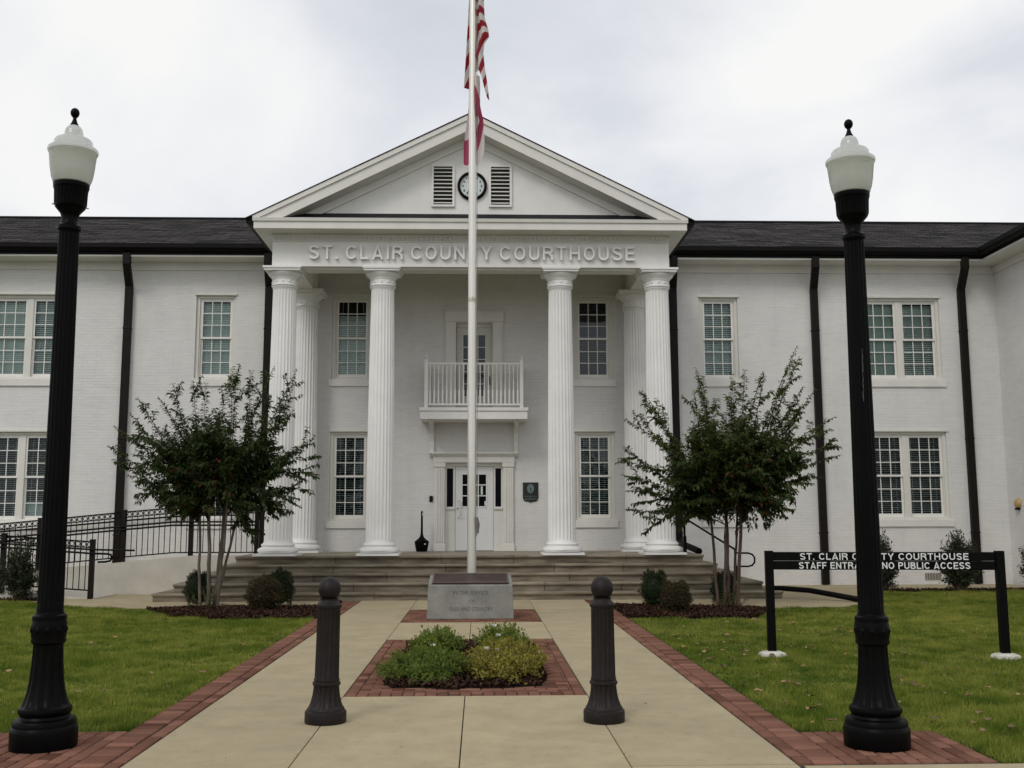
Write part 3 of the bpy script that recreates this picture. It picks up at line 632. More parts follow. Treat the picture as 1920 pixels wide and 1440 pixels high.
q = MB(); sl_ = (AP-7.78)/4.52; q.prism([(XC-4.2,7.7),(XC+4.2,7.7),(XC,7.7+4.2*sl_+.16)], 'y', YF, YF+.1); q.build('tympanum', M['gable'], CH)
q = MB()
sl_ = (AP-7.78)/4.52
for s_ in (-1, 1):
    xe = XC+s_*4.66; ze = AP+.004-sl_*4.66
    P = [(XC, AP+.004), (xe, ze), (xe, ze+.018), (XC, AP+.026)]; q.prism(P, 'y', YC-.05, 29.0)
q.build('roof', M['shingle_y'], CH)
for s_ in (-1, 1):
    q = MB(); xa = XC+s_*4.525; xb = XC+s_*4.66
    q.prism([(xa,7.58),(xb-s_*.03,7.60),(xb,7.66),(xb,7.755),(xa,7.755)], 'y', YC+.01, 23.45); q.build('gutter', M['gutter'], CH)
# gable louvres
for lx in (-.785, .435):
    f = MB(); hw, z0, z1 = .245, 8.13, 9.06; y = YF-.001
    f.box(lx-hw, lx-hw+.045, y-.05, y, z0, z1); f.box(lx+hw-.045, lx+hw, y-.05, y, z0, z1); f.box(lx-hw+.045, lx+hw-.045, y-.05, y, z0, z0+.045); f.box(lx-hw+.045, lx+hw-.045, y-.05, y, z1-.045, z1)
    o = f.build('louvre_vent', M['gable'], CH)
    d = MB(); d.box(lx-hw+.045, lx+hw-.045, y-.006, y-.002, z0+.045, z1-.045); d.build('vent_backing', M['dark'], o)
    d = MB(); n = 10
    for k in range(n):
        zz = z0+.045+(k+.5)*(z1-z0-.09)/n; d.obox((lx, y-.026, zz), (hw-.048,0,0), (0,.014,.0125), (0,-.004,.0035))
    d.build('slat', M['sash'], o)
# lettering on the frieze
stroke_text('ST. CLAIR COUNTY COURTHOUSE', 6.86, .30, .05, 'lettering', 'letter', CH, (-.155, YF-.05, 7.122), t=.148, gap=.23, space=.52)
# columns
def column(x, y):
    seg = 24*8; z0, z1 = FLOOR+.245, 6.44; prof = []; fl = []
    for i in range(15):
        t = i/14; r = .288-.045*(t**1.6); prof.append((r, z0+(z1-z0)*t))
    prof = [(.312,z0-.0),(.29,z0+.04),(.288,z0+.055)]+[(.2875-.0445*(t**1.5), z0+.1+(z1-z0-.17)*t) for t in [i/12 for i in range(13)]]+[(.243,z1-.05),(.25,z1)]
    dep = [0,0,.15]+[1]*13+[0,0]
    def rf(i, k, r):
        ph = (k % 8)/8; f = math.sin(math.pi*ph) if ph > 0 else 0
        return r-.021*dep[i]*f**.7 if f > 0 else r
    q = MB(); q.lathe(prof, seg, (x,y,0), rf); c = q.build('column', M['column'], CH, smooth=True)
    b = MB(); b.box(x-.43, x+.43, y-.43, y+.43, FLOOR, FLOOR+.045)
    pr = [(.36,.046),(.405,.075),(.42,.105),(.405,.14),(.355,.165),(.335,.175),(.325,.185),(.335,.2),(.345,.215),(.335,.235),(.315,.2452)]
    b.lathe([(r, FLOOR+z) for r, z in pr], 48, (x,y,0)); b.build('base', M['column'], c, smooth=True)
    h = MB(); pr = [(.255,6.441),(.278,6.455),(.278,6.475),(.258,6.485),(.258,6.585),(.272,6.595),(.272,6.61),(.285,6.63),(.318,6.665),(.345,6.70),(.352,6.735)]
    h.lathe(pr, 48, (x,y,0))
    h.box(x-.375,x+.375,y-.375,y+.375,6.74,6.785); h.box(x-.40,x+.40,y-.40,y+.40,6.786,6.828)
    for k in range(12):
        a = k*math.pi/6; h.lathe([(.001,-.026),(.02,-.018),(.026,0),(.02,.018),(.001,.026)], 8, (x+.258*math.cos(a), y+.258*math.sin(a), 6.535), cap=False)
    for k in range(40):
        a = k*math.pi/20; h.obox((x+.252*math.cos(a), y+.252*math.sin(a), 6.428), (.012*math.cos(a), .012*math.sin(a),0), (-.012*math.sin(a), .012*math.cos(a),0), (0,0,.0125))
    for k in range(32):
        a = k*math.pi/16; h.lathe([(.001,-.018),(.018,0),(.001,.018)], 6, (x+.335*math.cos(a), y+.335*math.sin(a), 6.70), cap=False)
    h.build('capital', M['column'], c, smooth=True)
for x in (XC-3.97, XC-1.895, XC+1.885, XC+3.97): column(x, 21.62)
for x in (XC-3.84, XC+3.80): column(x, 23.78)
# downspouts
def downspout(xb, xt, zb, elbow=None):
    y = YW-.07; q = MB(); w, h = .085, .062
    def seg(a, b):
        a, b = Vector(a), Vector(b); d = b-a; side = Vector((1,0,0)); n = d.cross(side).normalized(); 
        q.obox((a+b)/2, side*w, n*h, d/2*1.0)
    P = [(xt,23.62,7.70),(xt,23.63,7.44),(xb,y,7.02),(xb,y,zb)]
    # mitred rectangular pipe
    vs = []; 
    for i, p in enumerate(P):
        yo = h
        vs += [(p[0]-w,p[1]-yo,p[2]),(p[0]+w,p[1]-yo,p[2]),(p[0]+w,p[1]+yo,p[2]),(p[0]-w,p[1]+yo,p[2])]
    fs = []
    for i in range(len(P)-1):
        for k in range(4): a = i*4+k; b = i*4+(k+1)%4; fs.append((b, a, a+4, b+4))
    fs += [(0,1,2,3), (len(vs)-1,len(vs)-2,len(vs)-3,len(vs)-4)]
    q.add(vs, fs)
    for zz in (6.0, 3.4, 1.2):
        if zz > zb+.1: q.box(xb-w-.012, xb+w+.012, y-h-.008, y+h+.005, zz, zz+.035)
    if elbow: q.tube(elbow, .085, 10)
    return q.build('downspout', M['downspout'], CH, bevel=.01)
downspout(-8.27, -8.18, 0.15); downspout(8.04, 7.94, .03); downspout(11.64, 11.53, .03); downspout(-4.99, -4.93, .86); downspout(4.63, 4.57, 1.0)
q = MB(); pts = [(4.63,24.12,1.2),(4.62,24.05,1.05),(4.60,23.8,.99),(4.60,23.2,.96),(4.66,22.75,.91),(4.74,22.4,.85)]
q.tube(pts, .07, 10); o = q.build('drain_elbow', M['iron'], CH, smooth=True)
# foundation vent
q = MB(); q.box(10.42,10.80,YW-.012,YW-.001,.12,.27); v = q.build('foundation_vent', M['dark'], CH)
q = MB()
for k in range(7): q.box(10.42,10.80,YW-.02,YW-.0125,.125+k*.021,.132+k*.021)
for k in range(6): q.box(10.45+k*.065,10.46+k*.065,YW-.024,YW-.0205,.12,.27)
q.build('vent_grille', M['stucco'], v)
# entrance
ENT = MB(); y = YW
for s_ in (-1, 1):
    xa = -.13+s_*.80
    ENT.box(xa-.12, xa+.12, y-.07, y+.16, FLOOR, 2.86); ENT.box(xa-.14, xa+.14, y-.085, y-.0705, FLOOR, FLOOR+.16); 
    for k in (-.06, 0, .06): ENT.box(xa+k-.018, xa+k+.018, y-.085, y-.0705, FLOOR+.2, 2.72)
    ENT.box(xa-.14, xa+.14, y-.10, y-.0705, 2.76, 2.859)
ENT.box(-.13-.95, -.13+.95, y-.09, y+.0, 2.862, 3.02); ENT.box(-.13-1.0, -.13+1.0, y-.14, y-.001, 3.021, 3.06); ENT.box(-.13-1.04, -.13+1.04, y-.18, y-.001, 3.061, 3.10)
ENT.box(-.81, .55, y+.05, y+.16, 2.78, 2.86)
o = ENT.build('door_surround', M['trim'], CH, bevel=.006)
for (a, b) in ((-.81,-.572),(.325,.55)):
    q = MB()
    q.box(a, a+.045, y+.08, y+.14, FLOOR+.0, 2.78); q.box(b-.045, b, y+.08, y+.14, FLOOR, 2.78); q.box(a+.045, b-.045, y+.08, y+.14, 2.735, 2.78); q.box(a+.045, b-.045, y+.08, y+.14, FLOOR, 1.84)
    q.box(a+.01, b-.01, y+.04, y+.079, 1.78, 1.82); q.box(a+.07, b-.07, y+.072, y+.0795, FLOOR+.14, 1.7)
    sd_ = q.build('sidelight', M['trim'], CH)
    q = MB(); q.quad((a+.045,y+.11,1.84),(b-.045,y+.11,1.84),(b-.045,y+.11,2.735),(a+.045,y+.11,2.735)); q.build('pane', M['glass_door'], sd_)
q = MB()
dx0, dx1, dz1 = -.565, .318, 2.776
gx0, gx1, gz0, gz1 = -.41, .163, 1.84, 2.60
q.box(dx0, gx0, y+.10, y+.145, FLOOR+.01, dz1); q.box(gx1, dx1, y+.10, y+.145, FLOOR+.01, dz1); q.box(gx0, gx1, y+.10, y+.145, gz1, dz1); q.box(gx0, gx1, y+.10, y+.145, FLOOR+.01, gz0)
for a, b, c, d in ((gx0-.02,gx0+.012,gz0-.02,gz1+.02),(gx1-.012,gx1+.02,gz0-.02,gz1+.02),(gx0+.012,gx1-.012,gz1-.012,gz1+.02),(gx0+.012,gx1-.012,gz0-.02,gz0+.012)): q.box(a,b,y+.085,y+.0995,c,d)
for k in (1,2):
    q.box(gx0+.012, gx1-.012, y+.09, y+.12, gz0+(gz1-gz0)*k/3-.012, gz0+(gz1-gz0)*k/3+.012)
    xx = gx0+(gx1-gx0)*k/3; q.box(xx-.012, xx+.012, y+.0905, y+.1195, gz0+.012, gz1-.012)
q.box(gx0-.02, gx1+.02, y+.094, y+.0995, 1.58, 1.60)
dr = q.build('door', M['door'], CH, bevel=.003)
q = MB(); q.quad((gx0,y+.125,gz0),(gx1,y+.125,gz0),(gx1,y+.125,gz1),(gx0,y+.125,gz1)); q.build('pane', M['glass_door'], dr)
q = MB(); q.tube([(-.50,y+.10,1.99),(-.50,y+.04,1.99),(-.44,y+.035,1.99),(-.44,y+.035,1.62),(-.50,y+.04,1.60),(-.50,y+.10,1.60)], .011, 8)
q.build('handle', M['pole'], dr, smooth=True)
q = MB(); q.obox((-.51,y+.095,1.80),(.014,0,0),(0,.005,0),(0,0,.014)); q.build('lock', M['iron'], dr)
q = MB(); q.box(.03,.075,y+.118,y+.124,2.12,2.32); q.box(.115,.16,y+.118,y+.124,1.87,1.97); q.build('paper_notice', M['white'], dr)
# balcony door
q = MB()
for s_ in (-1, 1):
    xa = -.13+s_*.555; q.box(xa-.125, xa+.125, y-.06, y+.12, 4.05, 6.20); q.box(xa-.09, xa+.09, y-.068, y-.0605, 4.2, 6.1)
q.box(-.13-.70, -.13+.70, y-.08, y-.0, 6.202, 6.44); q.box(-.13-.72, -.13+.72, y-.10, y-.001, 6.44, 6.47)
q.build('door_surround', M['trim'], CH, bevel=.006)
q = MB(); gx0, gx1, gz0, gz1 = -.39, .13, 4.45, 5.92
q.box(-.555, gx0, y+.16, y+.2, 3.97, 6.1); q.box(gx1, .295, y+.16, y+.2, 3.97, 6.1); q.box(gx0, gx1, y+.16, y+.2, gz1, 6.1); q.box(gx0, gx1, y+.16, y+.2, 3.97, gz0)
q.box(-.555,.295,y+.1,y+.2,6.10,6.18)
for k in range(1,5): q.box(gx0, gx1, y+.165, y+.19, gz0+(gz1-gz0)*k/5-.01, gz0+(gz1-gz0)*k/5+.01)
for k in (1,2): xx = gx0+(gx1-gx0)*k/3; q.box(xx-.01, xx+.01, y+.166, y+.189, gz0, gz1)
d2 = q.build('door', M['frame'], CH)
q = MB(); q.quad((gx0,y+.18,gz0),(gx1,y+.18,gz0),(gx1,y+.18,gz1),(gx0,y+.18,gz1)); q.build('pane', M['glass_dark'], d2)
q = MB(); q.box(gx0+.005,gx1-.005,y+.215,y+.22,gz0,gz1); q.build('curtain', mat('grey_curtain', (.30,.30,.36), .9, .1, 5), d2)
q = MB(); q.box(.225,.245,y+.13,y+.16,4.72,4.92); q.build('handle', M['iron'], d2)
# balcony
yb = 23.3; bx0, bx1 = -1.345, 1.085
q = MB(); q.box(bx0, bx1, yb, y-.001, 3.80, 3.985); q.box(bx0-.02, bx1+.02, yb-.03, y-.001, 3.986, 4.065); bal = q.build('balcony', M['gable'], CH, bevel=.006)
zt = 5.10
for a in (-1.215, .955):
    q = MB(); yy = yb+.06
    q.box(a-.04, a+.04, yy-.04, yy+.04, 4.066, 5.17); q.lathe([(.03,5.17),(.045,5.185),(.02,5.20),(.032,5.225),(.03,5.245),(.012,5.265),(.002,5.29)], 12, (a,yy,0)); q.build('post', M['sash'], bal)
    q = MB(); q.box(a-.03, a+.03, y-.07, y-.002, 4.066, 5.12); q.build('post', M['sash'], bal)
q = MB()
q.box(-1.175,.915,yb+.035,yb+.085,zt-.045,zt); q.box(-1.175,.915,yb+.04,yb+.08,4.12,4.16)
for a in (-1.215,.955): q.box(a-.022,a+.022,yb+.10,y-.07,zt-.045,zt); q.box(a-.02,a+.02,yb+.10,y-.07,4.12,4.16)
q.build('handrail', M['sash'], bal)
bprof = [(.022,4.16),(.022,4.47),(.012,4.485),(.018,4.50),(.012,4.515),(.02,4.535),(.012,4.56),(.014,4.62),(.010,4.84),(.018,4.90),(.012,4.915),(.021,4.93),(.021,5.056)]
nb = 22
for k in range(nb): q = MB(); q.lathe(bprof, 8, (-1.175+2.09*(k+.5)/nb, yb+.06, 0), cap=False); q.build('baluster', M['sash'], bal, smooth=True)
for a in (-1.215,.955):
    for k in range(7): q = MB(); q.lathe(bprof, 6, (a, yb+.16+.1*k, 0), cap=False); q.build('baluster', M['sash'], bal, smooth=True)
for s_, xa in ((-1,-1.11),(1,.85)):
    prof_ = [(y-.002,2.98),(y-.07,3.0),(y-.10,3.05),(y-.075,3.12),(y-.08,3.35),(y-.15,3.55),(y-.35,3.68),(y-.62,3.70),(y-.72,3.72),(y-.76,3.76),(y-.74,3.80),(y-.002,3.80)]
    q = MB(); q.prism(prof_, 'x', xa-.05, xa+.05); q.box(xa-.075,xa+.075,yb+.1,y-.002,3.77,3.798); q.build('bracket', M['trim'], bal, bevel=.008)
# ------------------------------------------------------------------ things on the building
ck = tag(empty('wall_clock', (-.165, YF, 8.59)), 'round black rimmed wall clock behind the flagpole between two gable louvres', 'clock')
c0 = Vector((-.165, YF-.001, 8.59))
q = MB(); ring = []
n = 64; vs = []; fs = []
for k in range(n):
    a = 2*math.pi*k/n
    for r, yy in ((.255,.0),(.258,-.06),(.275,-.075),(.30,-.07),(.315,-.05),(.315,0)): vs.append((c0.x+r*math.cos(a), c0.y+yy, c0.z+r*math.sin(a)))
for k in range(n):
    for j in range(5): fs.append((k*6+j, ((k+1)%n)*6+j, ((k+1)%n)*6+j+1, k*6+j+1))
q.add(vs, fs); q.build('rim', M['iron'], ck, smooth=True)
q = MB(); q.add([(c0.x+.26*math.cos(2*math.pi*k/n), c0.y-.02, c0.z+.26*math.sin(2*math.pi*k/n)) for k in range(n)], [tuple(range(n))]); q.build('dial', M['clock_face'], ck)
for h in range(1, 13):
    a = R(90-30*h); text_mesh(str(h), .034 if h < 10 else .055, .05, .004, 'numeral', 'iron', ck, (c0.x+.195*math.cos(a), c0.y-.023, c0.z+.195*math.sin(a)), bold=.015)
for nm, ang, l0, l1, w in (('minute_hand', 90-6*36, -.05, .20, .012), ('hour_hand', 90-30*10.6, -.03, .12, .02)):
    a = R(ang); d = Vector((math.cos(a),0,math.sin(a))); p = Vector((-math.sin(a),0,math.cos(a)))
    q = MB(); q.obox(c0+Vector((0,-.028 if w < .015 else -.032,0))+d*(l0+l1)/2, d*(l1-l0)/2, p*w/2, (0,.0015,0)); q.build(nm, M['iron'], ck)
pl = tag(empty('wall_plaque', (1.19, YW, 2.17)), 'dark shield shaped plaque with pale oval emblem right of the front door', 'plaque')
q = MB(); P = [(1.01,2.40),(1.01,2.04),(1.03,1.985),(1.07,1.96),(1.15,1.955),(1.19,1.93),(1.23,1.955),(1.31,1.96),(1.35,1.985),(1.37,2.04),(1.37,2.40)]
q.prism(P, 'y', YW-.025, YW-.001); q.build('shield', M['plaque'], pl)
q = MB()
def oval(cx, cz, a, b, y, mb, n=28): mb.add([(cx+a*math.cos(2*math.pi*k/n), y, cz+b*math.sin(2*math.pi*k/n)) for k in range(n)], [tuple(range(n))])
oval(1.19,2.255,.078,.105,YW-.027,q); q.build('emblem', M['emblem'], pl)
q = MB()
oval(1.195,2.24,.016,.05,YW-.029,q,12); q.add([(1.19+r*math.cos(2*math.pi*k/24), YW-.0285, 2.255+r*1.35*math.sin(2*math.pi*k/24)) for k in range(24) for r in (.055,.060)], [(2*k,2*((k+1)%24),2*((k+1)%24)+1,2*k+1) for k in range(24)])
q.build('emblem_figure', M['plaque'], pl)
q = MB(); rg = random.Random(3)
for zz, x0, x1, h in ((2.078,1.04,1.34,.013),(2.045,1.17,1.21,.010),(2.013,1.05,1.34,.015),(1.985,1.175,1.205,.010)):
    x = x0
    while x < x1:
        w = rg.uniform(.006,.012); q.box(x, min(x+w,x1), YW-.028, YW-.0255, zz-h/2, zz+h/2); x += w+rg.choice((.003,.004,.004,.009))
q.build('small_lettering', M['emblem'], pl)
cr_ = tag(empty('card_reader', (-1.12, YW, 2.02)), 'small black card reader box on the wall left of the front door', 'card reader')
q = MB(); q.box(-1.165,-1.085,YW-.035,YW-.001,1.955,2.09); q.build('housing', M['iron'], cr_, bevel=.008)
q = MB(); q.box(-1.14,-1.11,YW-.040,YW-.0355,1.985,2.05); q.build('keypad', M['bollard'], cr_)
WLY = 23.70
wl_ = tag(empty('wall_light', (12.5, 23.7, 1.88)), 'oval tan wall light on the side wing wall at the right', 'wall light')
q = MB(); vs = []; 
for i in range(9):
    t = i/8*math.pi/2; r = math.cos(t); xx = 12.499-.10*math.sin(t)
    for k in range(24): a = 2*math.pi*k/24; vs.append((xx, WLY+.115*r*math.cos(a), 1.88+.13*r*math.sin(a)))
q.add(vs, [(i*24+k, i*24+(k+1)%24, (i+1)*24+(k+1)%24, (i+1)*24+k) for i in range(8) for k in range(24)]); q.build('cover', M['tan'], wl_, smooth=True)
q = MB(); q.obox((12.46,WLY,1.755),(.035,0,0),(0,.06,0),(0,0,.025)); q.build('lens', M['iron'], wl_)
# ash receptacle on the porch
ash = tag(empty('ash_receptacle', (-1.315, 23.85, FLOOR)), 'black long necked cigarette receptacle standing on porch left of the door', 'ash receptacle')
A0 = (-1.315, 23.85, FLOOR)
q = MB(); q.lathe([(.115,0),(.125,.01),(.165,.21),(.168,.225),(.16,.235),(.10,.28),(.055,.32),(.035,.37),(.028,.42)], 28, A0); q.build('pot', M['iron'], ash, smooth=True)
q = MB(); q.lathe([(.028,.4205),(.024,.6),(.024,.86),(.027,.88),(.02,.91),(.004,.93)], 14, A0); q.build('neck', M['iron'], ash, smooth=True)
q = MB(); q.obox((-1.30,23.822,1.67),(.006,0,0),(0,.006,0),(0,0,.03)); q.obox((-1.235,23.706,.995),(.02,.008,0),(0,.003,0),(0,0,.011)); q.build('sticker', M['white'], ash)
# ------------------------------------------------------------------ stone steps
ST = tag(empty('stone_steps', (XC, 20.1, 0)), 'five wide weathered stone steps rising to the portico', 'steps')
hws = (6.03, 5.73, 5.36, 4.98, 4.76); yst = [20.1, 20.42, 20.74, 21.04, 21.30]
for i in range(5):
    h0, h1 = FLOOR*i/5, FLOOR*(i+1)/5; q = MB(); yn = yst[i]; yb_ = (yst[i+1]+.12) if i < 4 else 21.57; hw = hws[i]
    pr = [(yn,h1),(yn-.012,h1-.02),(yn-.008,h1-.045),(yn+.03,h1-.062),(yn+.045,h1-.08),(yn+.045,h0),(yb_,h0),(yb_,h1)]
    # stone blocks butted end to end
    cuts = [XC-hw]; rg = random.Random(20+i)
    while cuts[-1] < XC+hw-2.2: cuts.append(cuts[-1]+rg.uniform(1.3,2.3))
    cuts.append(XC+hw)
    for a, b in zip(cuts[:-1], cuts[1:]): q.prism([(yy, zz+(0 if zz == h0 else rg.uniform(-.0015,.0015))) for yy, zz in pr], 'x', a+.004, b-.004)
    for s_, xe in ((-1, XC-hw), (1, XC+hw)):
        a, b = (xe-.012, xe+.002) if s_ < 0 else (xe-.002, xe+.012); q.box(a, b, yn+.004, 23.3 if i < 4 else 23.6, h1-.05, h1-.002)
        c, d = (xe+.0035, xe+.4) if s_ < 0 else (xe-.4, xe-.0035); q.box(c, d, yb_+.001, 23.3 if i < 4 else 23.6, h0, h1-.003)
    q.build('step', M['stone'], ST, bevel=.004)
# handrail right of the steps
HR = tag(empty('handrail', (4.6, 20.9, .4)), 'black sloping pipe handrail with looped end right of the stone steps', 'handrail')
q = MB(); q.tube([(4.22,21.4,1.56),(4.25,21.4,1.555),(5.02,20.45,.955),(5.04,20.43,.92)], .02, 10)
q.tube([(5.04,20.43,.94),(5.04,20.43,.88),(5.10,20.4,.876),(5.28,20.4,.876),(5.36,20.4,.85),(5.405,20.4,.79),(5.405,20.4,.70),(5.36,20.4,.64),(5.28,20.4,.618),(5.06,20.42,.618)], .018, 10); q.build('rail', M['iron'], HR, smooth=True)
for x, yy, zt_, zb_ in ((4.235,21.42,1.56,.82),(5.05,20.5,.93,.33)):
    q = MB(); q.box(x-.019,x+.019,yy-.019,yy+.019,zb_,zt_); q.box(x-.032,x+.032,yy-.032,yy+.032,zb_,zb_+(zt_-zb_)*.5); q.build('post', M['iron'], HR)
# ------------------------------------------------------------------ ramp and its fences
RP = tag(empty('wheelchair_ramp', (-7, 22.3, 0)), 'white rendered wheelchair ramp wall left of the stone steps', 'ramp')
q = MB(); q.prism([(-4.6,0),(-4.6,.80),(-6.1,.80),(-7.6,.665),(-11.8,.30),(-11.8,-.02),(-4.6,-.02)][1:], 'y', 22.3, 22.48); q.build('wall', M['stucco'], RP)
q = MB(); q.prism([(-4.6,.70),(-6.1,.70),(-7.6,.56),(-11.8,.20),(-11.8,-.02),(-4.6,-.02)], 'y', 22.481, 24.18); q.build('deck', M['concrete'], RP)
q = MB(); q.prism([(-7.6,.02),(-7.6,-.02),(-14,-.02),(-14,.55)], 'y', 21.0, 22.29); q.build('lower_deck', M['stucco'], RP)
def fence(label, P, y, hgt, posts, postbase, railz=(.30,.37), ext=None, cats='fence'):
    # P: list of (x, z_bottom) along the fence
    F_ = tag(empty('metal_fence', (P[0][0], y, P[0][1])), label, cats)
    def zb(x):
        for (xa, za), (xb, zb_) in zip(P[:-1], P[1:]):
            if min(xa,xb)-1e-6 <= x <= max(xa,xb)+1e-6: return za+(zb_-za)*(x-xa)/(xb-xa)
        return P[-1][1]
    q = MB(); b = .011
    for (xa, za), (xb, zb_) in zip(P[:-1], P[1:]):
        for dz, hh in ((0,.026),(hgt,.026),(hgt-.115,.022)): q.bar((xa,y,za+dz),(xb,y,zb_+dz), .025, hh)
    x = P[0][0]+.06; step = .116
    while x < P[-1][0]:
        z = zb(x); q.box(x-.007,x+.007,y-.007,y+.007,z,z+hgt)
        xm = x+step/2
        if xm < P[-1][0]-.02:
            zc = zb(xm)+hgt-.057; q.tube([(xm+.042*math.cos(2*math.pi*k/12), y, zc+.042*math.sin(2*math.pi*k/12)) for k in range(13)], .0075, 5)
        x += step
    q.build('panel', M['iron'], F_)
    q = MB()
    for dz in railz:
        q.tube([(xa, y-.07, za+hgt-dz) for xa, za in P]+([(ext, y-.07, P[-1][1]+hgt-dz-.02)] if ext and dz == railz[0] else []), .019, 8)
    if ext:
        z_ = P[-1][1]+hgt-railz[1]; x_ = P[-1][0]
        q.tube([(x_,y-.07,z_),(x_+.33,y-.07,z_-.01),(x_+.39,y-.07,z_-.03),(x_+.41,y-.07,z_-.09),(x_+.38,y-.07,z_-.145),(x_+.30,y-.07,z_-.165),(x_+.14,y-.07,z_-.17)], .021, 8)
    q.build('handrail', M['iron'], F_, smooth=True)
    for px_ in posts:
        z = zb(min(max(px_,P[0][0]),P[-1][0])); p = MB(); p.box(px_-.045,px_+.045,y-.045,y+.045,z-postbase,z+hgt+.03); p.box(px_-.052,px_+.052,y-.052,y+.052,z+hgt+.03,z+hgt+.05); p.build('post', M['downspout'], F_, bevel=.004)
    return F_
fence('long black metal fence with ring frieze along the upper ramp', [(-12.2,.345),(-8.7,.665),(-7.55,.775),(-6.5,.865),(-4.76,.865)], 22.38, .945, (-10.9,-9.30,-7.55,-6.13,-4.74), .1)
fence('short black metal fence with ring frieze guarding the lower ramp at left', [(-12.5,.55),(-9.4,.30),(-7.68,.175)], 21.0, .95, (-11.2,-9.42,-7.68), .16, (.15,.225), -6.83)
# wall-side handrail brackets behind the fence
q = MB(); q.tube([(-12,24.1,1.2),(-8,24.1,1.55),(-6.6,24.1,1.66),(-5.3,24.1,1.66)], .02, 8)
for x, z in ((-6.95,1.63),(-5.7,1.66)): q.tube([(x,24.1,z),(x,24.12,z-.09),(x,24.2,z-.11)], .016, 6)
o = q.build('wall_handrail', M['iron'], RP, smooth=True)
# ------------------------------------------------------------------ street lamps
def street_lamp(px0, px1, label):
    p = on(*px0); t = empty('street_lamp', (0,0,0))
    tag(t, label, 'street lamp', 'street lamps at the head of the walk')
    def lobed(n, d, i0, i1, seg):
        def rf(i, k, r): return r-d*(math.sin(math.pi*((k*n/seg) % 1))**2) if i0 <= i <= i1 else r
        return rf
    k = 1.0
    b = MB(); pr = [(.247,0),(.25,.02),(.25,.115),(.245,.14),(.235,.15),(.236,.17),(.225,.19),(.195,.20),(.185,.215),(.188,.225),(.197,.235),(.20,.25),(.195,.268),(.182,.275),(.176,.285),(.158,.33),(.142,.38),(.132,.43),(.125,.49),(.118,.56),(.114,.64),(.112,.69)]
    seg = 96; b.lathe([(r*.87, z) for r, z in pr], seg, (0,0,0), lobed(12,.011,14,20,seg)); b.build('base', M['lamp_iron'], t, smooth=True)
    b = MB(); pr = [(.112,.6905),(.128,.70),(.131,.715),(.127,.73),(.131,.745),(.134,.80),(.131,.84),(.126,.85),(.130,.865),(.127,.885),(.110,.895),(.106,.91)]
    b.lathe([(r*.87, z) for r, z in pr], 48, (0,0,0))
    for j in range(10):
        a = 2*math.pi*j/10; b.lathe([(.001,-.04),(.018,-.018),(.024,0),(.018,.018),(.001,.04)], 8, (.103*math.cos(a), .103*math.sin(a), .79), cap=False)
    b.build('collar', M['lamp_iron'], t, smooth=True)
    b = MB(); seg = 16*8; b.lathe([(.088,.9105),(.0865,.96)]+[(.0865-.0165*(j/10), .99+2.62*j/10) for j in range(11)]+[(.0700,3.63),(.0735,3.635)], seg, (0,0,0), lobed(16,.007,2,12,seg)); b.build('shaft', M['lamp_iron'], t, smooth=True)
    b = MB(); pr = [(.074,3.636),(.082,3.645),(.082,3.67),(.068,3.68),(.060,3.70),(.058,3.735),(.066,3.765),(.085,3.79),(.102,3.81),(.107,3.82),(.107,3.825),(.113,3.835),(.117,3.94),(.121,3.955),(.124,3.965),(.124,3.995),(.118,4.0)]
    seg = 96; b.lathe(pr, seg, (0,0,0), lobed(24,.006,11,12,seg))
    for j in range(4):
        a = 2*math.pi*j/4+.5
        for zz in (3.825,3.98): b.tube([(.11*math.cos(a),.11*math.sin(a),zz),(.125*math.cos(a),.125*math.sin(a),zz)], .004, 6)
    b.build('lamp_holder', M['lamp_iron'], t, smooth=True)
    b = MB(); pr = [(.115,3.975),(.125,3.99),(.142,4.04),(.152,4.10),(.158,4.16),(.164,4.215),(.172,4.23)]
    seg = 144; b.lathe(pr, seg, (0,0,0), lobed(48,.0022,1,5,seg)); b.build('globe', M['globe'], t, smooth=True)
    b = MB(); pr = [(.172,4.231),(.176,4.24),(.174,4.255),(.160,4.268),(.142,4.278),(.134,4.29),(.132,4.315),(.122,4.33),(.095,4.345),(.072,4.352),(.066,4.36),(.064,4.385),(.058,4.41),(.045,4.43),(.028,4.44)]
    b.lathe(pr, 64, (0,0,0)); b.build('globe_cap', M['globe_cap'], t, smooth=True)
    b = MB(); pr = [(.03,4.4405),(.03,4.447),(.022,4.46),(.014,4.485),(.012,4.50),(.018,4.506),(.027,4.517),(.032,4.535),(.031,4.55),(.024,4.565),(.012,4.574),(.001,4.576)]
    b.lathe(pr, 24, (0,0,0)); b.build('finial', M['lamp_iron'], t, smooth=True)
    t.location = (p.x, p.y, .016); top = at(*px1, p.y)
    t.rotation_euler = (0, math.atan2(top.x-p.x, 4.56)*.6, 0); t.scale = (1,1,(top.z-.016)/4.576)
    return t
street_lamp((81,1405), (138,203), 'black fluted street lamp with frosted acorn globe at left, before the ramp fences')
rl_ = street_lamp((1645,1403), (1591,224), 'black fluted street lamp with scratched paint, at right in front of the entrance sign')
q = MB(); rg = random.Random(9)
for k in range(16):
    zz = 2.43+.024*k; aa = R(-99)+rg.uniform(-.035,.035)+.006*k; w_ = rg.uniform(.0012,.0042); rr = .0865-.0165*((zz-.99)/2.62)+.0006
    c_ = Vector((rr*math.cos(aa), rr*math.sin(aa), zz)); tg = Vector((-math.sin(aa), math.cos(aa), 0)); q.obox(c_, tg*w_, (0,0,.013), Vector((math.cos(aa), math.sin(aa), 0))*.0005)
o = q.build('paint_chip', mat('bare_metal_scratch', (.075,.07,.07), .7, spec=.2)); o.parent = rl_
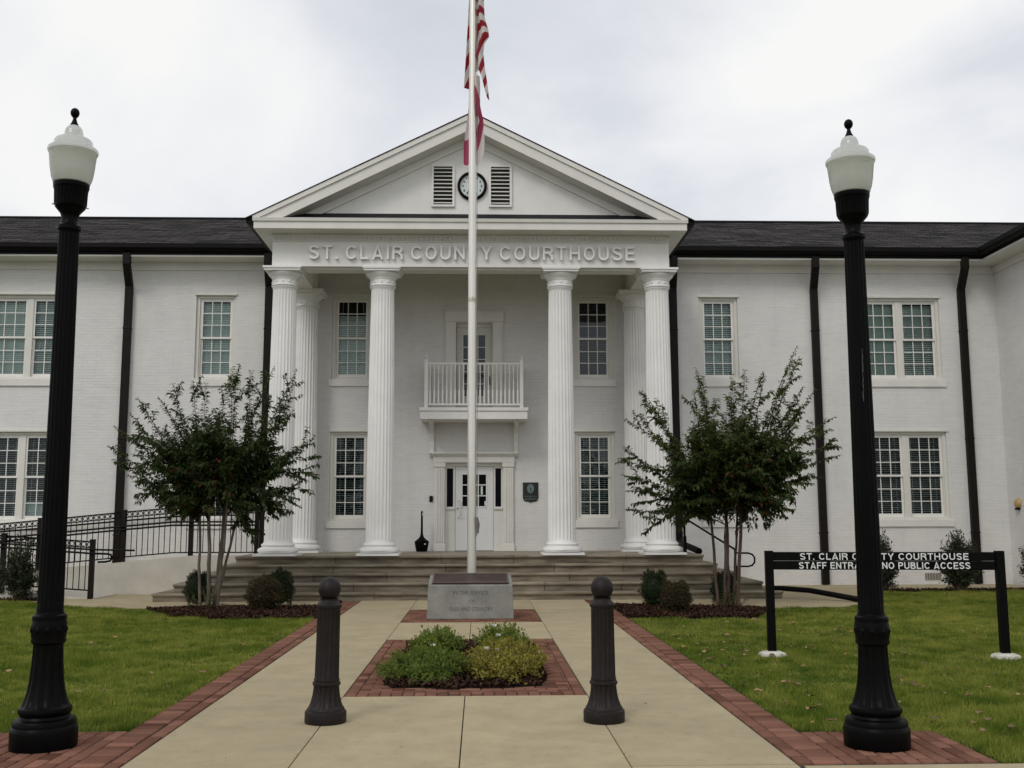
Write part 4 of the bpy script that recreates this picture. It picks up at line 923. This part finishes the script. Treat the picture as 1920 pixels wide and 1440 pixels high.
# ------------------------------------------------------------------ bollards
def bollard(px, label):
    p = on(*px); t = tag(empty('bollard'), label, 'bollard', 'bollards across the walk')
    def lobed(n, d, i0, i1, seg):
        def rf(i, k, r): return r-d*(math.sin(math.pi*((k*n/seg) % 1))**2) if i0 <= i <= i1 else r
        return rf
    b = MB(); pr = [(.170,0),(.172,.01),(.172,.075),(.168,.088),(.155,.094),(.154,.105),(.146,.115),(.138,.13),(.124,.165),(.114,.205),(.108,.25),(.106,.275)]
    seg = 120; b.lathe(pr, seg, (0,0,0), lobed(15,.012,7,10,seg)); b.build('base', M['bollard'], t, smooth=True)
    b = MB(); pr = [(.106,.2755),(.113,.28),(.117,.292),(.113,.305),(.105,.31)]; b.lathe(pr, 40, (0,0,0))
    for j in range(16):
        a = 2*math.pi*j/16; b.lathe([(.001,-.01),(.009,0),(.001,.01)], 6, (.101*math.cos(a), .101*math.sin(a), .322), cap=False)
    b.build('collar', M['bollard'], t, smooth=True)
    b = MB(); seg = 16*8; pr = [(.102,.3105),(.102,.33),(.1015,.345),(.098,.60),(.096,.84),(.096,.855),(.096,.865)]; b.lathe(pr, seg, (0,0,0), lobed(16,.0075,2,4,seg)); b.build('shaft', M['bollard'], t, smooth=True)
    b = MB(); pr = [(.096,.8655),(.105,.868),(.107,.876),(.106,.89),(.099,.895),(.092,.905),(.078,.915),(.073,.925),(.075,.935),(.078,.94)]
    for j in range(17):
        a = R(-52)+R(142)*j/16; pr.append((max(.0005, .094*math.cos(a)), 1.012+.094*math.sin(a)))
    b.lathe(pr, 48, (0,0,0)); b.build('ball_cap', M['bollard'], t, smooth=True)
    t.location = (p.x, p.y, .016); t.rotation_euler = (0, R(.7) if p.x < 0 else R(-.2), 0); t.scale = (.92,.92,.99); return t
bollard((610,1358), 'brown fluted bollard with ball top at left of the walk, nearest the left lawn')
bollard((1133,1356), 'brown fluted bollard with ball top at right of the walk, nearest the sign')
# ------------------------------------------------------------------ monument, flagpole, flags
MO = tag(empty('memorial_stone', (-.14, 16.3, 0)), 'grey granite memorial block with bronze top plate at the flagpole foot', 'memorial')
mx0, mx1 = -.815, .535
q = MB()
b0 = [(mx0,16.3),(mx1,16.3),(mx1-.0,16.82),(mx0,16.82)]; ins = .02
vs = [(mx0,16.32,.016),(mx1,16.32,.016),(mx1,16.84,.016),(mx0,16.84,.016),(mx0+ins,16.33,.535),(mx1-ins,16.33,.535),(mx1-ins-.01,16.83,.665),(mx0+ins+.01,16.83,.665)]
q.add(vs, [(0,3,2,1),(4,5,6,7),(0,1,5,4),(1,2,6,5),(2,3,7,6),(3,0,4,7)]); q.build('stone_block', M['granite'], MO, bevel=.012)
q = MB(); d = Vector((0,.50,.13)).normalized(); nrm = Vector((0,-.13,.50)).normalized()
q.obox(Vector(((mx0+mx1)/2,16.585,.603))+nrm*.018, (.595,0,0), d*.235, nrm*.011); q.build('bronze_plate', M['bronze'], MO, bevel=.004)
q = MB(); c_ = Vector(((mx0+mx1)/2,16.585,.603))+nrm*.0315
for s_ in (-1,1): q.obox(c_+Vector((s_*.585,0,0)), (.01,0,0), d*.235, nrm*.005); q.obox(c_+d*.225*s_, (.574,0,0), d*.01, nrm*.005)
q.build('plate_border', mat('worn_bronze_edge', (.14,.115,.095), .6, metal=.2), MO)
text_mesh('IN THE SERVICE', .54, .058, .004, 'inscription', 'carve', MO, (-.135, 16.3265, .42), bold=-.01)
text_mesh('OF', .10, .045, .004, 'inscription', 'carve', MO, (-.115, 16.3255, .29), bold=-.015)
text_mesh('GOD AND COUNTRY', .67, .058, .004, 'inscription', 'carve', MO, (-.125, 16.3225, .17), bold=-.01)
FP = tag(empty('flagpole', (-.125, 16.98, 0)), 'tall brushed aluminium flagpole rising behind the memorial block', 'flagpole')
PX, PY = -.125, 16.98; TOP = 12.4
q = MB(); q.lathe([(.10,.0),(.10,.03),(.08,.05),(.0755,.3)]+[(.0755-.012*t, .3+(TOP-.3)*t) for t in (.1,.2,.3,.4,.49)], 28, (PX,PY,0))
q.build('lower_shaft', M['pole'], FP, smooth=True)
zj = at(888,563,PY).z
q = MB(); q.lathe([(.0735,zj-.035),(.0745,zj-.03),(.0745,zj+.03),(.0735,zj+.035)], 28, (PX,PY,0), cap=False); q.obox((PX+.005,PY-.0755,zj+.03),(.014,0,0),(0,.003,0),(0,0,.02)); q.build('joint_ring', M['rust'], FP, smooth=False)
zu = .3+(TOP-.3)*.49
q = MB(); q.lathe([(.0685,zu+.001),(.066,zu+1.5),(.055,TOP)], 28, (PX,PY,0)); q.build('upper_shaft', M['pole'], FP, smooth=True)
q = MB(); q.lathe([(.03,TOP),(.03,TOP+.04)]+[(max(.001,.1*math.cos(R(-70+160*j/10))), TOP+.13+.1*math.sin(R(-70+160*j/10))) for j in range(11)], 24, (PX,PY,0)); q.build('ball', mat('gilt_ball', (.6,.42,.12), .3, metal=1), FP, smooth=True)
q = MB(); q.tube([(PX+.085,PY-.05,1.35),(PX+.09,PY-.05,2.5),(PX+.085,PY-.04,5),(PX+.075,PY-.04,9),(PX+.065,PY-.03,TOP-.05)], .004, 5)
cz = at(897,985,PY).z
for j in range(7): 
    ph = j*.9; q.tube([(PX+.085+.012*math.sin(ph),PY-.05-.006*j,cz+.13),(PX+.105+.02*math.sin(ph+1),PY-.05-.004*j,cz+.02),(PX+.095+.02*math.sin(ph),PY-.06,cz-.10-.012*j),(PX+.08+.01*math.sin(ph*2),PY-.05,cz-.02),(PX+.085,PY-.05,cz+.13)], .006, 5)
q.build('halyard', mat('grey_rope', (.18,.17,.16), .9), FP)
def flagmat(name, kind):
    m = bpy.data.materials.new(name); m.use_nodes = True; t = m.node_tree; p = t.nodes['Principled BSDF']; l = t.links
    p.inputs['Roughness'].default_value = .75; p.inputs['Specular IOR Level'].default_value = .2
    uv = nd(t, 'ShaderNodeUVMap', uv_map='UVMap'); s = nd(t, 'ShaderNodeSeparateXYZ'); l.new(uv.outputs[0], s.inputs[0])
    def mth(op, a, b=None, c=None):
        n = nd(t, 'ShaderNodeMath', operation=op)
        for i, v in enumerate((a, b, c)):
            if v is None: continue
            if isinstance(v, (int, float)): n.inputs[i].default_value = v
            else: l.new(v, n.inputs[i])
        return n.outputs[0]
    u, v = s.outputs[0], s.outputs[1]
    if kind == 'us':
        fac = mth('LESS_THAN', mth('FRACT', mth('MULTIPLY', v, 6.5)), .5)
    else:
        fac = mth('MAXIMUM', mth('LESS_THAN', mth('ABSOLUTE', mth('SUBTRACT', u, v)), .14), mth('LESS_THAN', mth('ABSOLUTE', mth('SUBTRACT', mth('ADD', u, v), 1)), .14))
    mx = nd(t, 'ShaderNodeMix', data_type='RGBA'); l.new(fac, mx.inputs['Factor'])
    mx.inputs['A'].default_value = (.68,.64,.60,1) if kind == 'us' else (.74,.68,.66,1)
    mx.inputs['B'].default_value = (.30,.018,.030,1) if kind == 'us' else (.42,.075,.14,1)
    res = mx.outputs['Result']
    if kind == 'us':      # union in the hoist corner
        cant = mth('MULTIPLY', mth('LESS_THAN', u, .40), mth('GREATER_THAN', v, .4615))
        m2 = nd(t, 'ShaderNodeMix', data_type='RGBA'); l.new(cant, m2.inputs['Factor']); l.new(res, m2.inputs['A']); m2.inputs['B'].default_value = (.012,.016,.07,1); res = m2.outputs['Result']
    l.new(res, p.inputs['Base Color'])
    tr = nd(t, 'ShaderNodeBsdfTranslucent'); l.new(res, tr.inputs[0]); ms = nd(t, 'ShaderNodeMixShader'); ms.inputs[0].default_value = .4
    l.new(p.outputs[0], ms.inputs[1]); l.new(tr.outputs[0], ms.inputs[2]); l.new(ms.outputs[0], t.nodes['Material Output'].inputs[0]); return m
def limp_flag(name, zt, zb, matn, label, widths, folds, seed, shear, mu):
    """cloth gathered along the pole: s runs round a folded cross-section, t runs down"""
    rg = np.random.default_rng(seed); ns, nt_ = 90, 110; V = []; UV = []
    for j in range(nt_+1):
        t = j/nt_
        for i in range(ns+1):
            s = i/ns
            ztop = zt; ln = np.interp(s, *widths['len']); z = ztop-(ztop-zb)*t*ln
            # lateral position: left lobe -> behind the pole -> right lobe
            half_l = np.interp(t*ln, *widths['l']); half_r = np.interp(t*ln, *widths['r'])
            xx = -half_l+(half_l+half_r)*s
            ph = s*folds*2*math.pi+.7*math.sin(t*3+seed)
            amp = .05+.03*t
            x = PX+xx+.014*math.sin(ph*1.0+t*5); y = PY+.10+amp*math.sin(ph)+.02*math.sin(t*9+s*7)
            if s > .62: y = PY-.02+amp*math.sin(ph)-.05*(s-.62)+.03*math.sin(t*6+s*5)
            V.append((x, y, z)); UV.append(mu(s, t, x-PX, z-zb))
    F_ = [(j*(ns+1)+i, (j+1)*(ns+1)+i, (j+1)*(ns+1)+i+1, j*(ns+1)+i+1) for j in range(nt_) for i in range(ns)]
    o = np_mesh(name, V, F_, matn, None, None, True, UV); return tag(o, label, 'flag')
zu0 = at(900,190,PY).z; zu1 = zu0+3.1
def us_uv(s, t, x, z):
    lo = z/.46-x/.15-.08
    hi_ = z/.26-3.08
    w = min(1, max(0, (z-1.0)/.4)) if s > .5 else 0
    return (.1 if (t < .32 and s < .6) else .7, (lo*(1-w)+hi_*w)/6.5)
limp_flag('flag', zu1, zu0, flagmat('striped_flag_cloth','us'), 'limp red and white striped flag hanging at the top of the flagpole',
   {'len':([0,.25,.4,.55,.75,.92,1],[.915,.91,.86,.80,.87,.985,1.0]), 'l':([0,.3,.6,.95],[.05,.07,.105,.145]), 'r':([0,.35,.5,.58,.62,.66,.72,.8,.9,1],[.09,.18,.21,.28,.29,.21,.195,.22,.265,.295])}, 1.2, 2, 1, us_uv)
zs0 = at(895,322,PY).z; zs1 = zu0+.45
limp_flag('flag', zs1, zs0, flagmat('saltire_flag_cloth','al'), 'limp white flag with faded crimson saltire hanging below the striped flag',
   {'len':([0,.2,.4,.6,.85,1],[.88,.985,1.0,.97,.93,.80]), 'l':([0,.3,.7,.92,1],[.06,.085,.14,.15,.09]), 'r':([0,.3,.45,.65,.85,1],[.11,.14,.19,.19,.18,.08])}, 1.4, 5, 1,
   lambda s, t, x, z: (.16+.25*s+(.9*(x-.1) if s > .5 else .6*(x+.1)), t))
# ------------------------------------------------------------------ staff entrance sign
SG = tag(empty('entrance_sign', (4.5,11.6,0)), 'low black staff entrance sign board with white lettering on two posts in the lawn', 'sign')
a_, b_ = Vector((3.29,11.8,0)), Vector((5.79,11.48,0)); dr_ = (b_-a_).normalized(); nr_ = Vector((dr_.y,-dr_.x,0)); rz = math.atan2(dr_.y, dr_.x)
for zc, hh in ((1.1225,.0485),(1.0225,.0485)):
    q = MB(); q.obox((a_+b_)/2+Vector((0,0,zc)), dr_*((b_-a_).length/2-.045), nr_*.018, (0,0,hh)); q.build('board', M['iron'], SG, bevel=.003)
for p_, tl in ((a_,0),(b_,0)):
    q = MB(); q.obox(p_+Vector((0,0,.60)), dr_*.045, nr_*.045, (0,0,.585)); q.build('post', M['iron'], SG, bevel=.004)
    q = MB(); q.lathe([(.13,.0),(.145,.02),(.135,.05),(.09,.07),(.05,.075)], 20, (p_.x,p_.y,0), lambda i,k,r: r*(1+.12*math.sin(k*1.7)+.06*math.sin(k*3.1))); q.build('footing', M['footing'], SG, smooth=True)
mid = at(1657,1042,11.62); L1_ = a_+dr_*((mid.x-a_.x)/dr_.x)
fr_ = nr_*.0195 if nr_.y < 0 else -nr_*.0195
stroke_text('ST. CLAIR COUNTY COURTHOUSE', 1.84, .074, .003, 'lettering', 'white', SG, tuple(L1_+fr_+Vector((0,0,1.122))), rotz=rz, t=.165, gap=.13, space=.52)
stroke_text('STAFF ENTRANCE NO PUBLIC ACCESS', 1.87, .074, .003, 'lettering', 'white', SG, tuple(L1_+fr_+Vector((0,0,1.022))), rotz=rz, t=.165, gap=.13, space=.52)
# black corrugated drain pipe lying on the concrete
q = MB(); pts = []; rs = []
ctl = [(5.58,20.3,.20),(5.9,20.25,.20),(6.35,20.0,.175),(6.7,19.6,.115),(6.98,19.2,.065),(7.12,19.02,.06)]
for i in range(len(ctl)-1):
    for k in range(26):
        t = k/26; p_ = Vector(ctl[i]).lerp(Vector(ctl[i+1]), t); pts.append(p_); rs.append(.056 if k % 2 else .047)
q.tube(pts, rs, 12); tag(q.build('drain_pipe', M['iron'], smooth=True), 'black corrugated drain pipe lying on the concrete behind the sign', 'drain pipe')
# ------------------------------------------------------------------ plants
def leaf_mesh(name, pos, dirs, nrm, ln, wd, col, matn, parent=None, droop=.25):
    n = len(pos); d = dirs/np.linalg.norm(dirs, axis=1, keepdims=True); s = np.cross(d, nrm); s /= np.linalg.norm(s, axis=1, keepdims=True)+1e-9
    u = np.cross(s, d); ln = np.asarray(ln)[:,None]; wd = np.asarray(wd)[:,None]
    mid = pos+d*ln*.5+u*ln*.05; tip = pos+d*ln-u*ln*droop
    V = np.stack([pos, mid-s*wd*.5+u*wd*.15, tip, mid+s*wd*.5+u*wd*.15, mid-u*wd*.06],1).reshape(-1,3)
    b = np.arange(n)[:,None]*5
    F_ = np.concatenate([b+np.array([[0,1,4]]), b+np.array([[1,2,4]]), b+np.array([[2,3,4]]), b+np.array([[3,0,4]])],1).reshape(-1,3)
    return np_mesh(name, V, F_, matn, np.repeat(col,5), parent)
def crape(name_label, base_px, Y, trunks, tips, nfill, seed, leafm, barkm, centre, rad, topbias=0):
    rg = np.random.default_rng(seed); g = Vector(at(*base_px, Y)); T = tag(empty('crape_myrtle', (g.x, Y, 0)), name_label, 'tree', 'crape myrtles beside the steps')
    tb = MB(); heads = []
    for (bx, tx, ty, dy, r) in trunks:
        p0 = at(bx, base_px[1], Y); p0.z = 0; p0.y = Y+dy*.3; p3 = at(tx+(tx-bx)*.25, ty-55, Y); p3.y = Y+dy*1.4
        pts = [p0.lerp(p3, t)+Vector((rg.normal(0,.008), rg.normal(0,.008), 0)) for t in np.linspace(0,1,9)]
        tb.tube(pts, [r*(1.15-.35*t) for t in np.linspace(0,1,9)], 8); heads.append((pts[-1], r*.8))
    br = MB(); LP, LD, LN, LL = [], [], [], []
    def shoot(p0, p1, r0, sag, leaf_from, dens, side=True, lift=.35):
        p0, p1 = Vector(p0), Vector(p1); d = p1-p0; ctl = p0+d*.45+Vector((0,0,lift*d.length*.35)); n = max(5, int(d.length/.09)); pts = []
        for i in range(n+1):
            t = i/n; pts.append(p0*(1-t)**2+ctl*2*t*(1-t)+p1*t*t+Vector((0,0,-sag*t**3)))
        br.tube(pts, [r0*(1-.85*i/n)+.0015 for i in range(n+1)], 5)
        L_ = d.length; m_ = int(L_*dens)
        for k in range(m_):
            t = leaf_from+(1-leaf_from)*(k+rg.random()*.6)/m_; t = min(t, .999); f = t*n; i = int(f); p = pts[i].lerp(pts[min(i+1,n)], f-i)
            dd = (pts[min(i+1,n)]-pts[i]).normalized(); sd_ = dd.cross(Vector((0,0,1)));
            if sd_.length < .1: sd_ = Vector((1,0,0))
            sd_.normalize(); a = (1 if k % 2 else -1)*rg.uniform(.75,1.25)
            q_ = Matrix.Rotation(rg.normal(0,.5), 3, dd) @ (dd*math.cos(a)+sd_*math.sin(a)); q_ = q_+Vector((0,0,-rg.uniform(.05,.55)))
            LP.append(p); LD.append(q_.normalized()); LN.append(Vector((rg.normal(0,.35), rg.normal(0,.35), 1))); LL.append(rg.uniform(.062,.118)*(1 if t < .93 else .65))
        return pts
    def nearest_head(p): return heads[int(np.argmin([abs(h[0].x-p.x)+.5*abs(h[0].y-p.y)+rg.uniform(0,.5) for h in heads]))]
    targets = [(at(x, y, Y)+Vector((0, rg.uniform(-.5,.5), 0)), 1) for x, y in tips]
    C_ = at(*centre, Y)
    for _ in range(34):        # low drooping shoots round the fork
        a = rg.uniform(0,6.28); r_ = rg.uniform(.25,1.0)*rad[0]; targets.append((Vector((C_.x+math.cos(a)*r_, C_.y+math.sin(a)*r_*.8, C_.z-rad[1]*rg.uniform(.75,1.12))), 0))
    for _ in range(nfill):
        v = Vector((rg.normal(), rg.normal(), rg.normal())).normalized()*(rg.random()**(1/3)); p = C_+Vector((v.x*rad[0], v.y*rad[0]*.85, v.z*rad[1])); targets.append((p, 0))
    for p, outer in targets:
        h, r = nearest_head(p); s0 = h-Vector((0,0,rg.uniform(0,.55)))
        low = max(0, (h.z+.5-p.z))
        pts = shoot(s0, p, r*.42 if outer else r*.34, (.015 if outer else .05+.1*rg.random()), .12 if outer else .12, 58 if outer else 58, lift=.5 if low > 0 else .25)
        n = len(pts)
        for k in range(6 if outer else 4):          # side shoots
            i = int(rg.uniform(.35,.9)*n); i = min(i, n-2); d = (pts[i+1]-pts[i]).normalized(); sd_ = Vector((rg.normal(),rg.normal(),rg.normal()*.6+.25)).normalized()
            ln = rg.uniform(.16,.44); shoot(pts[i], pts[i]+(d*.75+sd_*.65).normalized()*ln, .005, .03, .05, 64, lift=.1)
    k = 0
    tb.build('trunk', M[barkm], T, smooth=True); br.build('branches', M['twig'], T, smooth=True)
    LP, LD, LN, LL = np.array(LP), np.array(LD), np.array(LN), np.array(LL); n = len(LP)
    red = (np.abs(LP[:,0]-C_.x) < .5) & (LP[:,2] < heads[0][0].z+.75) & (rg.random(n) < .08)
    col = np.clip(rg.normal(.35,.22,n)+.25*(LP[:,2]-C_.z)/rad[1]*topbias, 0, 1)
    k = ~red
    leaf_mesh('crown', LP[k], LD[k], LN[k], LL[k], LL[k]*.5, col[k], M[leafm], T)
    if red.sum(): leaf_mesh('red_leaves', LP[red], LD[red], LN[red], LL[red], LL[red]*.46, rg.random(red.sum()), M['leafred'], T)
    # sucker sprouts at the foot
    LP, LD, LN, LL = [], [], [], []; sm = MB()
    for i in range(26):
        a = rg.uniform(0,6.28); p0 = Vector((g.x+rg.normal(0,.14), Y+rg.normal(0,.1), 0)); p1 = p0+Vector((rg.normal(0,.12), rg.normal(0,.12), rg.uniform(.12,.40))); sm.tube([p0, p0.lerp(p1,.5), p1], [.004,.003,.0015], 4)
        for k in range(12):
            t = (k+1)/12; LP.append(p0.lerp(p1,t)); LD.append(Vector((rg.normal(),rg.normal(),rg.uniform(-.1,.6))).normalized()); LN.append(Vector((rg.normal(0,.4),rg.normal(0,.4),1))); LL.append(rg.uniform(.03,.06))
    sm.build('sucker_stems', M[barkm], T); leaf_mesh('sucker_leaves', np.array(LP), np.array(LD), np.array(LN), np.array(LL), np.array(LL)*.5, rg.random(len(LP))*.8+.2, M['leafB'], T)
    return T
tipsL = [(205,858),(196,832),(214,797),(242,772),(268,748),(297,742),(335,722),(362,712),(385,716),(418,722),(438,688),(455,700),(470,692),(520,690),(552,688),(548,748),(553,768),(540,722),(592,818),(598,856),(590,884),(585,918),(572,950),(532,962),(500,960),(474,1000),(452,985),(335,945),(298,940),(250,912),(228,888),(300,800),(345,770),(420,790),(480,760),(510,740),(560,840),(300,870),(330,905),(250,840),(540,880),(540,920)]
crape('smaller dark crape myrtle with grey stems left of the steps, some leaves reddened', (390,1140), 18.85,
      [(372,367,985,.25,.026),(392,397,975,-.15,.034),(402,416,985,.1,.032),(400,440,965,.35,.024),(410,436,960,-.35,.022)], tipsL, 150, 3, 'leafA', 'bark', (398,848), (1.32,.86))
tipsR = [(1507,640),(1490,672),(1528,728),(1510,722),(1583,775),(1576,832),(1574,852),(1548,892),(1482,932),(1440,968),(1405,972),(1310,968),(1290,975),(1226,980),(1180,962),(1174,918),(1168,888),(1165,858),(1174,842),(1166,788),(1200,730),(1215,750),(1298,692),(1308,728),(1330,745),(1380,695),(1400,690),(1322,700),(1436,692),(1425,712),(1200,780),(1240,770),(1500,760),(1480,800),(1530,810),(1500,860),(1450,880),(1230,900),(1210,940),(1260,950),(1350,740),(1375,745),(1465,720),(1340,800),(1420,800)]
crape('larger crape myrtle with brown stems and one long upright shoot right of the steps', (1365,1140), 18.5,
      [(1350,1338,985,.2,.026),(1358,1356,985,-.2,.026),(1368,1366,975,.1,.025),(1382,1386,970,-.1,.031),(1378,1392,962,.35,.022)], tipsR, 165, 8, 'leafB', 'bark2', (1372,850), (1.42,.88), 1)
def shrub(name, label, cat, px0, px1, pyt, Y, depth, n, ln, leafm, seed, shape='ball', group=None, stem=False, zb=0., rough=.085, col=(.42,.28)):
    a, b = at(px0, 1000, Y), at(px1, 1000, Y); cx = (a.x+b.x)/2; rx = (b.x-a.x)/2; h = at((px0+px1)/2, pyt, Y).z-zb
    if shape == 'ball': rx *= .9; h *= 1.03
    rg = np.random.default_rng(seed); T = tag(empty(name, (cx, Y, zb)), label, cat, group)
    dirs = rg.normal(size=(n,3)); dirs /= np.linalg.norm(dirs,axis=1,keepdims=True)
    low = -.75 if shape == 'ball' else -1
    dirs[:,2] = np.where(dirs[:,2] < low, -dirs[:,2], dirs[:,2])
    bump = 1+rough*(np.sin(dirs[:,0]*7+seed)+np.sin(dirs[:,1]*8+1)+np.sin(dirs[:,2]*9+2)+.8*np.sin(dirs[:,0]*17+dirs[:,2]*15))
    rr = bump*(rg.uniform(.86,1.07,n) if shape == 'ball' else rg.uniform(.35,1.06,n)**.6)
    if shape != 'ball':
        P, D, Nn, L_, B = [], [], [], [], MB(); ns = max(30, n//42)
        for i in range(ns):
            d = rg.normal(size=3); d /= np.linalg.norm(d); d[2] = abs(d[2])*1.15-.12
            rr_ = rg.uniform(.55,1.08); base = np.array([cx+rg.normal(0,.10)*rx, Y+rg.normal(0,.10)*depth, zb])
            spread = 1 if shape == 'low' else .75
            if shape == 'low': base[0] += d[0]*rx*.5; base[1] += d[1]*depth*.5
            tip = np.array([cx+d[0]*rx*rr_, Y+d[1]*depth*rr_, zb+h*(.30+.70*max(d[2],0)*rr_) if d[2] > (.12 if shape == 'low' else .0) else zb+h*rg.uniform(.04,.35)])
            ctl = base*.5+tip*.5+np.array([0,0,h*.12]); pts = [base*(1-t)**2+ctl*2*t*(1-t)+tip*t*t for t in np.linspace(0,1,6)]
            B.tube(pts, [.008,.007,.006,.005,.003,.0015], 4)
            m_ = n//ns; sd0 = rg.normal(0,.12)
            for k in range(m_):
                t = .22+.78*rg.random()**.8; q_ = base*(1-t)**2+ctl*2*t*(1-t)+tip*t*t+rg.normal(size=3)*ln*.55; q_[2] = max(q_[2], zb+.012)
                P.append(q_); dd = tip-base; dd = dd/np.linalg.norm(dd)*.5+rg.normal(size=3)*.65; dd[2] += .15; D.append(dd); Nn.append(np.array([d[0],d[1],.8])+rg.normal(size=3)*.4); L_.append(rg.uniform(.6,1.25)*ln)
        P, D, Nn, L_ = map(np.array, (P, D, Nn, L_))
        leaf_mesh('foliage', P, D, Nn, L_, L_*.5, np.clip(rg.normal(col[0],col[1],len(P)),0,1), M[leafm], T, .12)
        B.build('stem', M['bark2'], T); return T
    sy = depth; zc = h*.47 if shape == 'ball' else h*.56; rz_ = h-zc
    P = np.stack([cx+dirs[:,0]*rr*rx, Y+dirs[:,1]*rr*sy, zb+zc+dirs[:,2]*rr*np.where(dirs[:,2] > 0, rz_, zc*.98 if shape == 'ball' else zc*.85)],1)
    D = dirs*.7+rg.normal(size=(n,3))*.6; Nn = dirs+rg.normal(size=(n,3))*.5
    L_ = rg.uniform(.6,1.25,n)*ln
    leaf_mesh('foliage', P, D, Nn, L_, L_*.55, np.clip(rg.normal(col[0],col[1],n),0,1), M[leafm], T, .1)
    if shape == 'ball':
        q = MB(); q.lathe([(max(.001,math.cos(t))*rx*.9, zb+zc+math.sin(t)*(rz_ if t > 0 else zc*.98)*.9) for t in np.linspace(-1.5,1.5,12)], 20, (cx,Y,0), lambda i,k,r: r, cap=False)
        o = q.build('dark_core', M['box_dark'] if leafm != 'box_brown' else M['soil'], T, smooth=True)  # solid dark core that fills the gaps between the leaves
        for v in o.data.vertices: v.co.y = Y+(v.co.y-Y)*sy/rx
    return T
bxg = 'clipped shrubs by the steps'
shrub('boxwood_shrub','bronzed brown round boxwood in the left mulch bed','shrub',465,530,1083,17.95,.29,7000,.026,'box_brown',1,group=bxg)
shrub('boxwood_shrub','dark green boxwood behind the bronzed one at left','shrub',504,552,1072,19.2,.24,5200,.034,'box_dark',2,group=bxg)
shrub('boxwood_shrub','dark green boxwood behind the grey stems of the left tree','shrub',350,400,1074,19.2,.24,6000,.026,'box_dark',3,group=bxg)
shrub('boxwood_shrub','taller dark green boxwood at left end of the right mulch bed','shrub',1197,1253,1073,18.45,.27,6500,.026,'box_dark',4,group=bxg)
shrub('boxwood_shrub','lower round boxwood with brownish tint in front in the right bed','shrub',1233,1295,1093,17.2,.27,7000,.026,'box_brown',5,group=bxg,col=(.3,.22))
shrub('boxwood_shrub','dark green boxwood behind the brown stems of the right tree','shrub',1330,1378,1075,18.9,.24,6000,.026,'box_dark',6,group=bxg)
hg = 'loose evergreen shrubs along the walls'
shrub('holly_shrub','loose evergreen shrub half hidden behind the right lamp post','shrub',1628,1678,1000,22.3,.36,6500,.055,'holly',11,'loose',hg,rough=.1)
shrub('holly_shrub','wide loose evergreen shrub under the double window beside the sign','shrub',1757,1834,995,22.0,.45,9500,.055,'holly',12,'loose',hg,rough=.1)
shrub('holly_shrub','loose evergreen shrub at the right edge against the wing','shrub',1910,1965,1003,22.2,.36,6500,.055,'holly',13,'loose',hg,rough=.1)
shrub('holly_shrub','loose evergreen shrub before the lower ramp fence at left','shrub',5,80,1003,20.6,.42,8000,.05,'holly',14,'loose',hg,rough=.12)
rgp = 'rose bushes in the brick bed'
shrub('rose_bush','upright green rose bush at the back left of the brick bed','rose bush',768,872,1178,12.2,.50,5200,.042,'roseA',21,'loose',rgp,zb=.02)
shrub('rose_bush','upright green rose bush at the back right of the brick bed','rose bush',884,994,1172,12.2,.50,5600,.042,'roseA',22,'loose',rgp,zb=.02)
shrub('rose_bush','low spreading dark green rose bush at the front left of the brick bed','rose bush',712,888,1216,10.55,.75,9500,.036,'roseA',23,'low',rgp,zb=.02,col=(.26,.2))
shrub('rose_bush','low spreading yellowing rose bush at the front right of the brick bed','rose bush',868,1028,1200,10.6,.80,9500,.036,'roseB',24,'low',rgp,zb=.02)
for i, (x, y_, Y_) in enumerate(((926,1172,12.0),(934,1190,11.9),(933,1218,10.6),(811,1209,11.2),(912,1215,10.7),(765,1282,10.0),(1008,1222,10.7))):
    p = at(x, y_, Y_); q = MB(); rg = random.Random(i)
    for k in range(9): 
        a = k*2.4; r = .006+.0018*k; c = p+Vector((math.cos(a)*r, math.sin(a)*r-.01, .004*math.sin(k*2)))
        q.obox(c, (.011*math.cos(a),.004,.011*math.sin(a)), (-.009*math.sin(a),.002,.009*math.cos(a)), (0,.003,0))
    tag(q.build('rose_bloom', M['white']), 'small white rose bloom open among the leaves of the rose bed', 'flower', 'white rose blooms')
print('objects', len(bpy.data.objects), 'polys', sum(len(m.polygons) for m in bpy.data.meshes))
